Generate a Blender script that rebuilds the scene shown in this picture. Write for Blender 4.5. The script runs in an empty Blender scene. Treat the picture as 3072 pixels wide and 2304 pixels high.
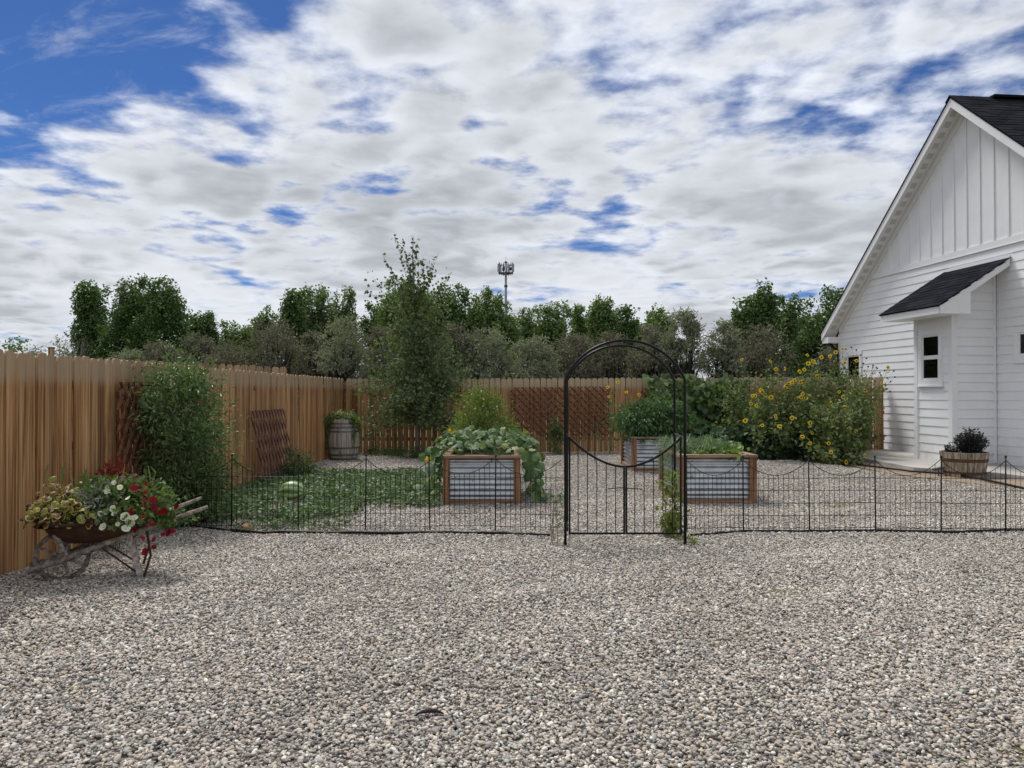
import bpy, math, random
import numpy as np
from mathutils import Vector, Matrix, Euler

S = bpy.context.scene
C = S.collection
R = math.radians
rng = np.random.default_rng(7)
rnd = random.Random(11)

# ---------------------------------------------------------------- camera, sky, sun, exposure
EYE = 1.487                                   # metres above the gravel
cam = bpy.data.cameras.new('camera')
cam.sensor_width = 36.0
cam.lens = 26.95
cam.clip_start = 0.05
cam.clip_end = 2500
cam_o = bpy.data.objects.new('camera', cam)
C.objects.link(cam_o)
cam_o.location = (0, 0, EYE)
cam_o.rotation_euler = (R(90.65), 0, 0)
S.camera = cam_o

SUN_EL, SUN_AZ = 58.0, -33.0                  # high, ahead and to the left (azimuth from +Y towards +X)
w = bpy.data.worlds.new('World')
S.world = w
w.use_nodes = True
nt = w.node_tree
nt.nodes.clear()


def N(tree, kind, ins=None, **props):
    n = tree.nodes.new(kind)
    for k, v in props.items():
        setattr(n, k, v)
    for k, v in (ins or {}).items():
        if isinstance(v, bpy.types.NodeSocket):
            tree.links.new(v, n.inputs[k])
        else:
            n.inputs[k].default_value = v
    return n


def MATH(tree, op, a, b=None, c=None, clamp=False):
    n = tree.nodes.new('ShaderNodeMath')
    n.operation = op
    n.use_clamp = clamp
    for i, v in enumerate((a, b, c)):
        if v is None:
            continue
        if isinstance(v, bpy.types.NodeSocket):
            tree.links.new(v, n.inputs[i])
        else:
            n.inputs[i].default_value = v
    return n.outputs[0]


def RAMP(tree, fac, stops, interp='LINEAR'):
    n = tree.nodes.new('ShaderNodeValToRGB')
    n.color_ramp.interpolation = interp
    e = n.color_ramp.elements
    while len(e) < len(stops):
        e.new(0.5)
    for el, (p, c) in zip(e, stops):
        el.position = p
        el.color = (c[0], c[1], c[2], 1) if len(c) == 3 else c
    if fac is not None:
        tree.links.new(fac, n.inputs[0])
    return n.outputs[0]


def MIX(tree, fac, a, b, blend='MIX'):
    n = tree.nodes.new('ShaderNodeMix')
    n.data_type = 'RGBA'
    n.blend_type = blend
    for k, v in ((0, fac), (6, a), (7, b)):
        if isinstance(v, bpy.types.NodeSocket):
            tree.links.new(v, n.inputs[k])
        elif k == 0:
            n.inputs[k].default_value = v
        else:
            n.inputs[k].default_value = (v[0], v[1], v[2], 1)
    return n.outputs[2]


sky = N(nt, 'ShaderNodeTexSky', sky_type='NISHITA', sun_disc=False, sun_elevation=R(SUN_EL),
        sun_rotation=R(SUN_AZ), altitude=1400, air_density=1.0, dust_density=0.6, ozone_density=2.2)
tc = N(nt, 'ShaderNodeTexCoord')
sep = N(nt, 'ShaderNodeSeparateXYZ', {0: tc.outputs['Generated']})
dx, dy, dz = sep.outputs
den = MATH(nt, 'ADD', MATH(nt, 'MAXIMUM', dz, 0.0), 0.10)
cx = MATH(nt, 'DIVIDE', dx, den)
cy = MATH(nt, 'DIVIDE', dy, den)


def puffs(ox, oy):
    """the rippled part of the cloud deck at a point of the deck plane, shifted by (ox, oy)"""
    v_ = N(nt, 'ShaderNodeCombineXYZ', {0: MATH(nt, 'ADD', cx, ox), 1: MATH(nt, 'ADD', cy, oy), 2: 3.7}).outputs[0]
    m_ = N(nt, 'ShaderNodeTexNoise', {'Vector': v_, 'Scale': 4.2, 'Detail': 6.0, 'Roughness': 0.58, 'Distortion': 0.1}).outputs[0]
    wq = N(nt, 'ShaderNodeVectorMath', {0: v_, 1: N(nt, 'ShaderNodeVectorMath', {0: N(nt, 'ShaderNodeTexNoise', {'Vector': v_, 'Scale': 3.0, 'Detail': 3.0}).outputs['Color'], 3: 0.42}, operation='SCALE').outputs[0]}, operation='ADD').outputs[0]
    vq = N(nt, 'ShaderNodeTexVoronoi', {'Vector': wq, 'Scale': 5.0, 'Smoothness': 0.7}, feature='SMOOTH_F1').outputs['Distance']
    q = MATH(nt, 'ADD', MATH(nt, 'MULTIPLY', m_, 0.36), MATH(nt, 'MULTIPLY', MATH(nt, 'SUBTRACT', 0.42, vq), 0.26))
    return q, m_, v_


rip, med, v0 = puffs(0.0, 0.0)
rip2, _m, _v = puffs(-0.035, 0.05)
big = N(nt, 'ShaderNodeTexNoise', {'Vector': v0, 'Scale': 0.85, 'Detail': 3.0, 'Roughness': 0.5}).outputs[0]
fin = N(nt, 'ShaderNodeTexNoise', {'Vector': v0, 'Scale': 11.0, 'Detail': 5.0, 'Roughness': 0.6}).outputs[0]
d = MATH(nt, 'ADD', MATH(nt, 'ADD', rip, MATH(nt, 'MULTIPLY', big, 0.60)), MATH(nt, 'ADD', MATH(nt, 'MULTIPLY', fin, 0.15), 0.078))
# the clear slot that crosses the cloud deck ahead and to the left
sl = MATH(nt, 'ADD', MATH(nt, 'MULTIPLY', cx, 0.62), MATH(nt, 'SUBTRACT', cy, 1.42))
slot = MATH(nt, 'SUBTRACT', 1.0, MATH(nt, 'ABSOLUTE', MATH(nt, 'DIVIDE', MATH(nt, 'ADD', sl, 0.42), 0.62)), clamp=True)
slot = MATH(nt, 'MULTIPLY', N(nt, 'ShaderNodeMapRange', {0: slot, 1: 0.0, 2: 0.9}, interpolation_type='SMOOTHSTEP').outputs[0], 0.215)
slot = MATH(nt, 'MULTIPLY', slot, N(nt, 'ShaderNodeMapRange', {0: cx, 1: 0.0, 2: -0.6}, interpolation_type='SMOOTHSTEP').outputs[0])
emb = MATH(nt, 'SUBTRACT', rip, rip2)
d = MATH(nt, 'SUBTRACT', d, slot)
d = MATH(nt, 'ADD', d, MATH(nt, 'MULTIPLY', N(nt, 'ShaderNodeMapRange', {0: dz, 1: 0.40, 2: 0.16}, interpolation_type='SMOOTHSTEP').outputs[0], 0.085))
cover = N(nt, 'ShaderNodeMapRange', {0: d, 1: 0.475, 2: 0.62}, interpolation_type='SMOOTHSTEP').outputs[0]
wv_ = N(nt, 'ShaderNodeCombineXYZ', {0: MATH(nt, 'MULTIPLY', cx, 2.2), 1: MATH(nt, 'ADD', MATH(nt, 'MULTIPLY', cy, 4.5), MATH(nt, 'MULTIPLY', cx, 1.5)), 2: 9.1}).outputs[0]
wisp = N(nt, 'ShaderNodeTexNoise', {'Vector': wv_, 'Scale': 1.6, 'Detail': 8.0, 'Roughness': 0.66, 'Distortion': 0.5}).outputs[0]
wisp = MATH(nt, 'MULTIPLY', N(nt, 'ShaderNodeMapRange', {0: wisp, 1: 0.50, 2: 0.78}, interpolation_type='SMOOTHSTEP').outputs[0], 0.45)
cover = MATH(nt, 'MAXIMUM', cover, wisp)
e1 = MATH(nt, 'POWER', MATH(nt, 'DIVIDE', MATH(nt, 'ADD', cx, 0.45), 0.9), 2.0)
e2 = MATH(nt, 'POWER', MATH(nt, 'DIVIDE', MATH(nt, 'SUBTRACT', cy, 2.75), 0.42), 2.0)
mass = MATH(nt, 'MULTIPLY', MATH(nt, 'POWER', 2.718, MATH(nt, 'MULTIPLY', MATH(nt, 'ADD', e1, e2), -1.0)), 0.13)
thick = N(nt, 'ShaderNodeMapRange', {0: MATH(nt, 'ADD', d, mass), 1: 0.56, 2: 0.82}, interpolation_type='SMOOTHSTEP').outputs[0]
ccol = RAMP(nt, thick, [(0.0, (4.1, 4.45, 5.3)), (0.3, (4.8, 5.0, 5.4)), (0.65, (4.2, 4.4, 4.75)), (1.0, (3.05, 3.2, 3.5))])
lum = MATH(nt, 'ADD', MATH(nt, 'MULTIPLY', emb, N(nt, 'ShaderNodeMapRange', {0: dz, 1: 0.06, 2: 0.34, 3: 0.6, 4: 1.7}).outputs[0]), MATH(nt, 'ADD', 0.62, MATH(nt, 'ADD', MATH(nt, 'MULTIPLY', fin, 0.36), MATH(nt, 'MULTIPLY', med, 0.36))))
lum = MATH(nt, 'MINIMUM', MATH(nt, 'MAXIMUM', lum, 0.66), 1.25)
ccol = MIX(nt, 1.0, ccol, N(nt, 'ShaderNodeCombineXYZ', {0: lum, 1: lum, 2: lum}).outputs[0], 'MULTIPLY')
skyc = MIX(nt, 1.0, sky.outputs[0], (0.19, 0.31, 0.50), 'MULTIPLY')
# a far bank of cumulus low over the horizon
az = MATH(nt, 'ARCTAN2', dx, dy)
cu = N(nt, 'ShaderNodeTexNoise', {'Vector': N(nt, 'ShaderNodeCombineXYZ', {0: MATH(nt, 'MULTIPLY', az, 5.0), 1: MATH(nt, 'MULTIPLY', dz, 7.0), 2: 1.3}).outputs[0],
                                 'Scale': 1.2, 'Detail': 7.0, 'Roughness': 0.5}).outputs[0]
cuf = MATH(nt, 'SUBTRACT', cu, MATH(nt, 'MULTIPLY', MATH(nt, 'ABSOLUTE', MATH(nt, 'SUBTRACT', dz, 0.075)), 2.3))
cum = N(nt, 'ShaderNodeMapRange', {0: cuf, 1: 0.36, 2: 0.44}, interpolation_type='SMOOTHSTEP').outputs[0]
cuc = RAMP(nt, MATH(nt, 'ADD', MATH(nt, 'MULTIPLY', cu, 0.8), MATH(nt, 'MULTIPLY', dz, 2.0)), [(0.35, (3.6, 4.1, 4.9)), (0.62, (5.3, 5.5, 5.8))])
col = MIX(nt, cover, skyc, ccol)
col = MIX(nt, MATH(nt, 'MULTIPLY', cum, 0.7), col, cuc)
bg = N(nt, 'ShaderNodeBackground', {'Color': col, 'Strength': 0.1})
out = N(nt, 'ShaderNodeOutputWorld', {0: bg.outputs[0]})
w.cycles.sampling_method = 'MANUAL'
w.cycles.sample_map_resolution = 512

sun = bpy.data.lights.new('sun', 'SUN')
sun.energy = 2.1
sun.angle = R(18)
sun.color = (1.0, 0.96, 0.9)
sun_o = bpy.data.objects.new('sun', sun)
C.objects.link(sun_o)
sd = Vector((math.sin(R(SUN_AZ)) * math.cos(R(SUN_EL)), math.cos(R(SUN_AZ)) * math.cos(R(SUN_EL)), math.sin(R(SUN_EL))))
sun_o.rotation_euler = (-sd).to_track_quat('-Z', 'Y').to_euler()
sun_o.location = (-20, 20, 40)

S.view_settings.view_transform = 'Standard'
S.view_settings.look = 'None'
S.view_settings.exposure = 0.64
S.view_settings.gamma = 1.0
S.render.engine = 'CYCLES'
S.cycles.use_denoising = True
S.cycles.denoising_input_passes = 'RGB_ALBEDO_NORMAL'
S.cycles.denoising_prefilter = 'ACCURATE'
S.cycles.use_adaptive_sampling = False
S.render.filter_size = 1.15
S.cycles.max_bounces = 5
S.cycles.diffuse_bounces = 3
S.cycles.glossy_bounces = 2
S.cycles.transparent_max_bounces = 8

# ---------------------------------------------------------------- measuring helpers (photo -> metres)
FP, PX, HY = 2300.0, 1536.0, 1178.0


def at(px, py, Y):
    return Vector(((px - PX) / FP * Y, Y, EYE + (HY - py) / FP * Y))


def gnd(px, py, h=0.0):
    Y = (EYE - h) * FP / (py - HY)
    return Vector(((px - PX) / FP * Y, Y, h))


# ---------------------------------------------------------------- mesh helpers
def unit(a):
    a = np.asarray(a, float)
    n = np.linalg.norm(a, axis=-1, keepdims=True)
    return a / np.maximum(n, 1e-9)


class MB:
    def __init__(s):
        s.v, s.f, s.n = [], [], 0

    def raw(s, V, F, mi=0):
        V = np.asarray(V, float).reshape(-1, 3)
        if not isinstance(F, np.ndarray):
            by = {}
            for f in F:
                by.setdefault(len(f), []).append(f)
            for k in by:
                s.f.append((np.asarray(by[k], int) + s.n, mi))
        else:
            s.f.append((F + s.n, mi))
        s.v.append(V)
        s.n += len(V)
        return s

    def box(s, x0, x1, y0, y1, z0, z1, mi=0):
        V = [(x, y, z) for z in (z0, z1) for y in (y0, y1) for x in (x0, x1)]
        return s.raw(V, [(0, 2, 3, 1), (4, 5, 7, 6), (0, 1, 5, 4), (2, 6, 7, 3), (0, 4, 6, 2), (1, 3, 7, 5)], mi)

    def beam(s, a, b, wdt, thk, up=(0, 0, 1), mi=0):
        a, b = np.array(a, float), np.array(b, float)
        d_ = unit(b - a)
        u = np.array(up, float)
        sx = unit(np.cross(d_, u))
        if np.linalg.norm(np.cross(d_, u)) < 1e-4:
            sx = np.array((1., 0, 0))
        sy = np.cross(sx, d_)
        V = [p + i * sx * wdt / 2 + j * sy * thk / 2 for p in (a, b) for i, j in ((-1, -1), (1, -1), (1, 1), (-1, 1))]
        return s.raw(V, [(3, 2, 1, 0), (4, 5, 6, 7), (0, 1, 5, 4), (1, 2, 6, 5), (2, 3, 7, 6), (3, 0, 4, 7)], mi)

    def prism(s, pts, ext, mi=0):
        P = np.array(pts, float)
        n = len(P)
        V = np.vstack([P, P + np.array(ext, float)])
        F = [tuple(range(n))[::-1], tuple(range(n, 2 * n))] + [(i, (i + 1) % n, n + (i + 1) % n, n + i) for i in range(n)]
        return s.raw(V, F, mi)

    def tube(s, path, rad, sides=6, mi=0, cap=True):
        P = np.array(path, float)
        n = len(P)
        r = np.full(n, rad, float) if np.isscalar(rad) else np.array(rad, float)
        T = np.gradient(P, axis=0)
        T = unit(T)
        ref = np.array((0.13, 0.21, 0.97)) if abs(T[0][2]) < 0.9 else np.array((0.97, 0.2, 0.1))
        V = []
        u = unit(np.cross(T[0], ref))
        for i in range(n):
            u = unit(u - T[i] * np.dot(u, T[i]))
            v = np.cross(T[i], u)
            for k in range(sides):
                a = 2 * math.pi * k / sides
                V.append(P[i] + r[i] * (math.cos(a) * u + math.sin(a) * v))
        F = [(i * sides + k, i * sides + (k + 1) % sides, (i + 1) * sides + (k + 1) % sides, (i + 1) * sides + k)
             for i in range(n - 1) for k in range(sides)]
        if cap:
            F += [tuple(range(sides))[::-1], tuple(range((n - 1) * sides, n * sides))]
        return s.raw(V, F, mi)

    def lathe(s, prof, n=24, c=(0, 0, 0), mi=0, a0=0.0, a1=2 * math.pi, close=True):
        V = []
        m = len(prof)
        full = abs(a1 - a0 - 2 * math.pi) < 1e-6
        k = n if full else n + 1
        for i in range(k):
            a = a0 + (a1 - a0) * i / n
            for r_, z in prof:
                V.append((c[0] + r_ * math.cos(a), c[1] + r_ * math.sin(a), c[2] + z))
        F = []
        for i in range(n):
            j = (i + 1) % k
            for q in range(m - 1):
                F.append((i * m + q, j * m + q, j * m + q + 1, i * m + q + 1))
        return s.raw(V, F, mi)

    def mesh(s, name, off=None, smooth=False):
        V = np.vstack(s.v) if s.v else np.zeros((0, 3))
        if off is not None:
            V = V - np.array(off)
        me = bpy.data.meshes.new(name)
        nl = sum(f.size for f, _ in s.f)
        npoly = sum(len(f) for f, _ in s.f)
        me.vertices.add(len(V))
        me.vertices.foreach_set('co', V.astype(np.float32).ravel())
        me.loops.add(nl)
        me.polygons.add(npoly)
        li = np.concatenate([f.ravel() for f, _ in s.f]).astype(np.int32)
        tot = np.concatenate([np.full(len(f), f.shape[1]) for f, _ in s.f]).astype(np.int32)
        st = np.concatenate([[0], np.cumsum(tot)[:-1]]).astype(np.int32)
        me.loops.foreach_set('vertex_index', li)
        me.polygons.foreach_set('loop_start', st)
        me.polygons.foreach_set('loop_total', tot)
        mi = np.concatenate([np.full(len(f), m) for f, m in s.f]).astype(np.int32)
        me.polygons.foreach_set('material_index', mi)
        me.polygons.foreach_set('use_smooth', np.full(npoly, smooth))
        me.update(calc_edges=True)
        return me

    def build(s, name, mats, parent=None, local=False, smooth=False):
        off = None
        if parent is not None and not local:
            off = tuple(parent.location)
        me = s.mesh(name, off, smooth)
        return put(name, me, mats, parent)


def put(name, me, mats=None, parent=None, loc=(0, 0, 0), rot=(0, 0, 0), scale=(1, 1, 1), mat4=None):
    if mats is not None and len(me.materials) == 0:
        for m in (mats if isinstance(mats, (list, tuple)) else [mats]):
            me.materials.append(m)
    o = bpy.data.objects.new(name, me)
    C.objects.link(o)
    o.parent = parent
    if mat4 is not None:
        o.matrix_local = mat4
    else:
        o.location, o.rotation_euler, o.scale = loc, rot, scale
    return o


def tag(o, label=None, cat=None, group=None, kind=None):
    for k, v in (('label', label), ('category', cat), ('group', group), ('kind', kind)):
        if v:
            o[k] = v
    return o


def thing(name, label, cat, loc=(0, 0, 0), rz=0.0, group=None):
    o = bpy.data.objects.new(name, None)
    C.objects.link(o)
    o.empty_display_size = 0.1
    o.location = loc
    o.rotation_euler = (0, 0, rz)
    return tag(o, label, cat, group)


ORD = ['first', 'second', 'third', 'fourth', 'fifth', 'sixth', 'seventh', 'eighth', 'ninth', 'tenth', 'eleventh', 'twelfth',
       'thirteenth', 'fourteenth', 'fifteenth', 'sixteenth', 'seventeenth', 'eighteenth', 'nineteenth', 'twentieth']

# ---------------------------------------------------------------- materials


def base(name, rough=0.7, metal=0.0, spec=0.35):
    m = bpy.data.materials.new(name)
    m.use_nodes = True
    t = m.node_tree
    b = t.nodes['Principled BSDF']
    b.inputs['Roughness'].default_value = rough
    b.inputs['Metallic'].default_value = metal
    b.inputs['Specular IOR Level'].default_value = spec
    return m, t, b


def objco(t, scale, rand=True):
    c = N(t, 'ShaderNodeTexCoord').outputs['Object']
    if rand:
        r_ = N(t, 'ShaderNodeObjectInfo').outputs['Random']
        r3 = MATH(t, 'MULTIPLY', r_, 37.0)
        c = N(t, 'ShaderNodeVectorMath', {0: c, 1: N(t, 'ShaderNodeCombineXYZ', {0: r3, 1: r3, 2: r3}).outputs[0]}, operation='ADD').outputs[0]
    return N(t, 'ShaderNodeVectorMath', {0: c, 1: scale}, operation='MULTIPLY').outputs[0]


def noise(t, vec, scale=1.0, detail=4.0, rough=0.55, dist=0.0):
    return N(t, 'ShaderNodeTexNoise', {'Vector': vec, 'Scale': scale, 'Detail': detail, 'Roughness': rough, 'Distortion': dist}).outputs[0]


def bump(t, b, h, strength=0.3, dist=0.01):
    n = N(t, 'ShaderNodeBump', {'Height': h, 'Strength': strength, 'Distance': dist})
    t.links.new(n.outputs[0], b.inputs['Normal'])


def plain(name, col, rough=0.6, metal=0.0, var=0.15, sc=6.0, bmp=0.0, spec=0.35):
    m, t, b = base(name, rough, metal, spec)
    v = noise(t, objco(t, (sc, sc, sc)), 1.0, 5)
    c = RAMP(t, v, [(0.25, [x * (1 - var) for x in col]), (0.75, [min(1, x * (1 + var)) for x in col])])
    t.links.new(c, b.inputs['Base Color'])
    if bmp:
        bump(t, b, v, bmp, 0.004)
    return m


def wood(name, dark, mid, light, grain=(40, 40, 1.0), rough=0.75, tint=None, top=None):
    m, t, b = base(name, rough, 0, 0.25)
    g = noise(t, objco(t, grain), 1.0, 6, 0.6, 0.4)
    c = RAMP(t, g, [(0.36, dark), (0.5, mid), (0.66, light)])
    st = noise(t, objco(t, (grain[0] * 1.7, grain[1] * 1.7, grain[2] * 0.6)), 1.0, 3, 0.5)
    c = MIX(t, RAMP(t, st, [(0.60, (0, 0, 0)), (0.70, (0.5, 0.5, 0.5))]), c, [x * 0.35 for x in dark])
    r_ = N(t, 'ShaderNodeObjectInfo').outputs['Random']
    if tint:
        tn = RAMP(t, r_, tint)
        c = MIX(t, 1.0, c, tn, 'MULTIPLY')
    if top:
        z0, z1, tcol, amt = top
        z = N(t, 'ShaderNodeSeparateXYZ', {0: N(t, 'ShaderNodeTexCoord').outputs['Object']}).outputs[2]
        zz = MATH(t, 'ADD', z, MATH(t, 'MULTIPLY', MATH(t, 'SUBTRACT', st, 0.5), 0.22))
        k = N(t, 'ShaderNodeMapRange', {0: zz, 1: z0, 2: z1, 3: 0.0, 4: amt}, interpolation_type='SMOOTHSTEP').outputs[0]
        c = MIX(t, k, c, MIX(t, g, [x * 0.75 for x in tcol], tcol))
    t.links.new(c, b.inputs['Base Color'])
    bump(t, b, g, 0.35, 0.006)
    return m


BR = 1.5


def leaf(name, cols, transl=0.25, rough=0.55, spec=0.3, nv=0.35):
    m = bpy.data.materials.new(name)
    m.use_nodes = True
    t = m.node_tree
    b = t.nodes['Principled BSDF']
    b.inputs['Roughness'].default_value = rough
    b.inputs['Specular IOR Level'].default_value = spec
    ri = N(t, 'ShaderNodeNewGeometry').outputs['Random Per Island']
    oi = N(t, 'ShaderNodeObjectInfo').outputs['Random']
    r_ = MATH(t, 'FRACT', MATH(t, 'ADD', ri, oi))
    n = len(cols)
    cols = [(min(.9, a * BR), min(.9, b_ * BR), min(.9, c_ * BR * .92)) if max(a, b_, c_) < .3 and b_ >= a * .85 else (a, b_, c_) for a, b_, c_ in cols]
    c = RAMP(t, r_, [(i / max(1, n - 1), cc) for i, cc in enumerate(cols)])
    g = noise(t, objco(t, (3, 3, 3), False), 1.0, 3)
    c = MIX(t, 1.0, c, RAMP(t, g, [(0.3, (1 - nv, 1 - nv, 1 - nv)), (0.7, (1 + nv * .6, 1 + nv * .6, 1 + nv * .6))]), 'MULTIPLY')
    t.links.new(c, b.inputs['Base Color'])
    tr = N(t, 'ShaderNodeBsdfTranslucent', {0: MIX(t, 1.0, c, (1.3, 1.4, 0.6), 'MULTIPLY')})
    mx = N(t, 'ShaderNodeMixShader', {0: transl, 1: b.outputs[0], 2: tr.outputs[0]})
    t.links.new(mx.outputs[0], t.nodes['Material Output'].inputs[0])
    return m


TINT = [(0.0, (0.45, 0.36, 0.32)), (0.12, (0.85, 0.82, 0.78)), (0.3, (1.14, 1.08, 0.98)), (0.45, (0.84, 0.68, 0.56)), (0.6, (1.08, 1.06, 1.0)), (0.72, (0.92, 0.80, 0.68)), (0.86, (0.76, 0.72, 0.68)), (1.0, (0.62, 0.42, 0.33))]
m_picket = wood('cedar_picket', (0.18, 0.085, 0.036), (0.41, 0.238, 0.112), (0.58, 0.385, 0.195), (38, 38, 0.8), 0.75, TINT,
                top=(1.52, 1.66, (0.46, 0.355, 0.235), 0.7))
m_picket_red = wood('redder_cedar_picket', (0.19, 0.095, 0.042), (0.41, 0.245, 0.12), (0.58, 0.385, 0.21), (38, 38, 0.8), 0.75, TINT,
                    top=(1.50, 1.68, (0.52, 0.41, 0.27), 0.9))
m_picket_pale = wood('pale_cedar_picket', (0.22, 0.15, 0.09), (0.40, 0.29, 0.19), (0.50, 0.38, 0.26), (52, 52, 1.0), 0.75, TINT)
m_rail = wood('fence_rail', (0.10, 0.055, 0.028), (0.20, 0.12, 0.06), (0.28, 0.17, 0.09), (1.0, 20, 20))
m_lattice = wood('lattice_slat', (0.10, 0.036, 0.020), (0.21, 0.082, 0.046), (0.29, 0.125, 0.075), (20, 20, 20), 0.7)
m_lattice2 = wood('lattice_slat_old', (0.10, 0.045, 0.036), (0.21, 0.105, 0.085), (0.28, 0.155, 0.13), (20, 20, 20), 0.7)
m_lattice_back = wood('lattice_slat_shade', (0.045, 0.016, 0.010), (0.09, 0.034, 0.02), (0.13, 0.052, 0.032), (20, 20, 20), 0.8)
m_bedwood = wood('redwood_stained_timber', (0.10, 0.042, 0.020), (0.235, 0.118, 0.058), (0.36, 0.20, 0.105), (48, 48, 1.4), 0.65)
m_bedrail = wood('weathered_rail_timber', (0.16, 0.085, 0.05), (0.30, 0.19, 0.12), (0.42, 0.30, 0.2), (1.0, 24, 24), 0.7)
m_greywood = wood('weathered_grey_wood', (0.17, 0.135, 0.11), (0.36, 0.31, 0.27), (0.55, 0.50, 0.45), (26, 26, 26), 0.85)
m_stave = wood('grey_oak_stave', (0.24, 0.205, 0.165), (0.43, 0.39, 0.33), (0.57, 0.53, 0.47), (30, 30, 1.2), 0.85,
               [(0, (0.8, 0.8, 0.8)), (1, (1.08, 1.05, 1.0))])
m_stave2 = wood('stained_oak_stave', (0.10, 0.075, 0.05), (0.28, 0.235, 0.18), (0.47, 0.42, 0.345), (26, 26, 1.4), 0.85,
                [(0, (0.75, 0.75, 0.75)), (1, (1.1, 1.05, 1.0))])
m_hoop = plain('dull_iron_hoop', (0.16, 0.16, 0.155), 0.55, 0.5, 0.35, 14)
m_rusthoop = plain('rusted_hoop', (0.11, 0.06, 0.038), 0.8, 0.2, 0.4, 20)
m_black = plain('black_powder_coat', (0.006, 0.006, 0.007), 0.35, 0.0, 0.15, 8, spec=0.22)
m_wire = plain('black_wire_coat', (0.006, 0.006, 0.006), 0.5, spec=0.2)
m_edging = plain('black_plastic_edging', (0.008, 0.008, 0.009), 0.45, spec=0.25)
m_rust = plain('rusted_tray', (0.068, 0.028, 0.018), 0.8, 0.1, 0.5, 16, 0.3)
m_soil = plain('dark_soil', (0.035, 0.024, 0.016), 0.95, 0, 0.4, 30, 0.6)
m_pole = plain('galvanised_pole', (0.27, 0.29, 0.30), 0.55, 0.2)
m_antenna = plain('grey_antenna', (0.34, 0.36, 0.37), 0.6)
m_antenna_dark = plain('dark_antenna', (0.06, 0.065, 0.07), 0.6)
m_bark = plain('brown_bark', (0.055, 0.042, 0.034), 0.9, 0, 0.35, 8, 0.5)
m_barkdark = plain('dark_bark', (0.026, 0.022, 0.020), 0.9, 0, 0.35, 8, 0.5)
m_barkgrey = plain('grey_bark', (0.22, 0.20, 0.18), 0.9, 0, 0.25, 8, 0.3)
m_stem = plain('green_stem', (0.10, 0.13, 0.05), 0.6)
m_stemdry = plain('dry_stem', (0.17, 0.14, 0.085), 0.8)

# white painted lap siding
m_white, t, b = base('white_painted_siding', 0.5, 0, 0.3)
v = noise(t, N(t, 'ShaderNodeTexCoord').outputs['Object'], 2.2, 6)
t.links.new(RAMP(t, v, [(0.25, (0.77, 0.78, 0.79)), (0.6, (0.83, 0.835, 0.84))]), b.inputs['Base Color'])
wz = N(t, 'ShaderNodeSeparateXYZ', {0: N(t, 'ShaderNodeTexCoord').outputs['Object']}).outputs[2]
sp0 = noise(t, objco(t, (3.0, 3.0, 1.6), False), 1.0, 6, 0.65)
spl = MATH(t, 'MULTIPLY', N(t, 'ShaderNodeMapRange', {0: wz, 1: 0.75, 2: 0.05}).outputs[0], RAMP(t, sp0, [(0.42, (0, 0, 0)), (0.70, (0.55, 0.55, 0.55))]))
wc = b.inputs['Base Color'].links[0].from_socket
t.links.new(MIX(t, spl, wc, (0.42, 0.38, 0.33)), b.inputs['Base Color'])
gr = noise(t, objco(t, (3, 60, 60), False), 1.0, 4)
bump(t, b, gr, 0.12, 0.002)
m_trim = plain('white_painted_trim', (0.80, 0.80, 0.80), 0.45, 0, 0.03, 3)
m_vent = plain('soffit_vent_grey', (0.56, 0.57, 0.56), 0.7)
m_ventslot = plain('vent_slot_dark', (0.06, 0.06, 0.06), 0.8)
m_glass = bpy.data.materials.new('window_glass')
m_glass.use_nodes = True
t = m_glass.node_tree
t.nodes.remove(t.nodes['Principled BSDF'])
gg = N(t, 'ShaderNodeBsdfGlossy', {'Roughness': 0.03})
tt_ = N(t, 'ShaderNodeBsdfTransparent', {0: (0.75, 0.8, 0.78, 1)})
fr_ = N(t, 'ShaderNodeFresnel', {'IOR': 1.5})
t.links.new(N(t, 'ShaderNodeMixShader', {0: fr_.outputs[0], 1: tt_.outputs[0], 2: gg.outputs[0]}).outputs[0], t.nodes['Material Output'].inputs[0])
m_room = plain('dim_room', (0.045, 0.05, 0.05), 0.9)
m_curtain = plain('window_curtain', (0.14, 0.145, 0.14), 0.9)

m_shingle, t, b = base('charcoal_shingle', 1.0, 0, 0.06)
v = noise(t, objco(t, (60, 60, 60)), 1.0, 3)
oi = N(t, 'ShaderNodeObjectInfo').outputs['Random']
k = MATH(t, 'ADD', MATH(t, 'MULTIPLY', v, 0.6), MATH(t, 'MULTIPLY', oi, 0.4))
t.links.new(RAMP(t, k, [(0.2, (0.006, 0.007, 0.010)), (0.55, (0.014, 0.016, 0.020)), (0.85, (0.026, 0.029, 0.036))]), b.inputs['Base Color'])
bump(t, b, v, 0.4, 0.004)

# corrugated galvanised steel
m_galv, t, b = base('galvanised_sheet', 0.36, 0.85, 0.5)
v = noise(t, objco(t, (7, 7, 7)), 1.0, 5)
sp = N(t, 'ShaderNodeTexVoronoi', {'Vector': objco(t, (60, 60, 60)), 'Scale': 1.0}).outputs['Color']
c = MIX(t, 0.12, RAMP(t, v, [(0.3, (0.36, 0.39, 0.41)), (0.7, (0.60, 0.63, 0.65))]), sp, 'MULTIPLY')
t.links.new(c, b.inputs['Base Color'])
t.links.new(RAMP(t, v, [(0.3, (0.30,) * 3), (0.7, (0.48,) * 3)]), b.inputs['Roughness'])

# concrete slab
m_concrete, t, b = base('pale_concrete', 0.85, 0, 0.25)
v = noise(t, objco(t, (1.3, 1.3, 1.3), False), 1.0, 8, 0.6)
t.links.new(RAMP(t, v, [(0.3, (0.34, 0.32, 0.29)), (0.7, (0.47, 0.45, 0.42))]), b.inputs['Base Color'])
v2 = noise(t, objco(t, (90, 90, 90), False), 1.0, 3)
bump(t, b, v2, 0.2, 0.002)

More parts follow.
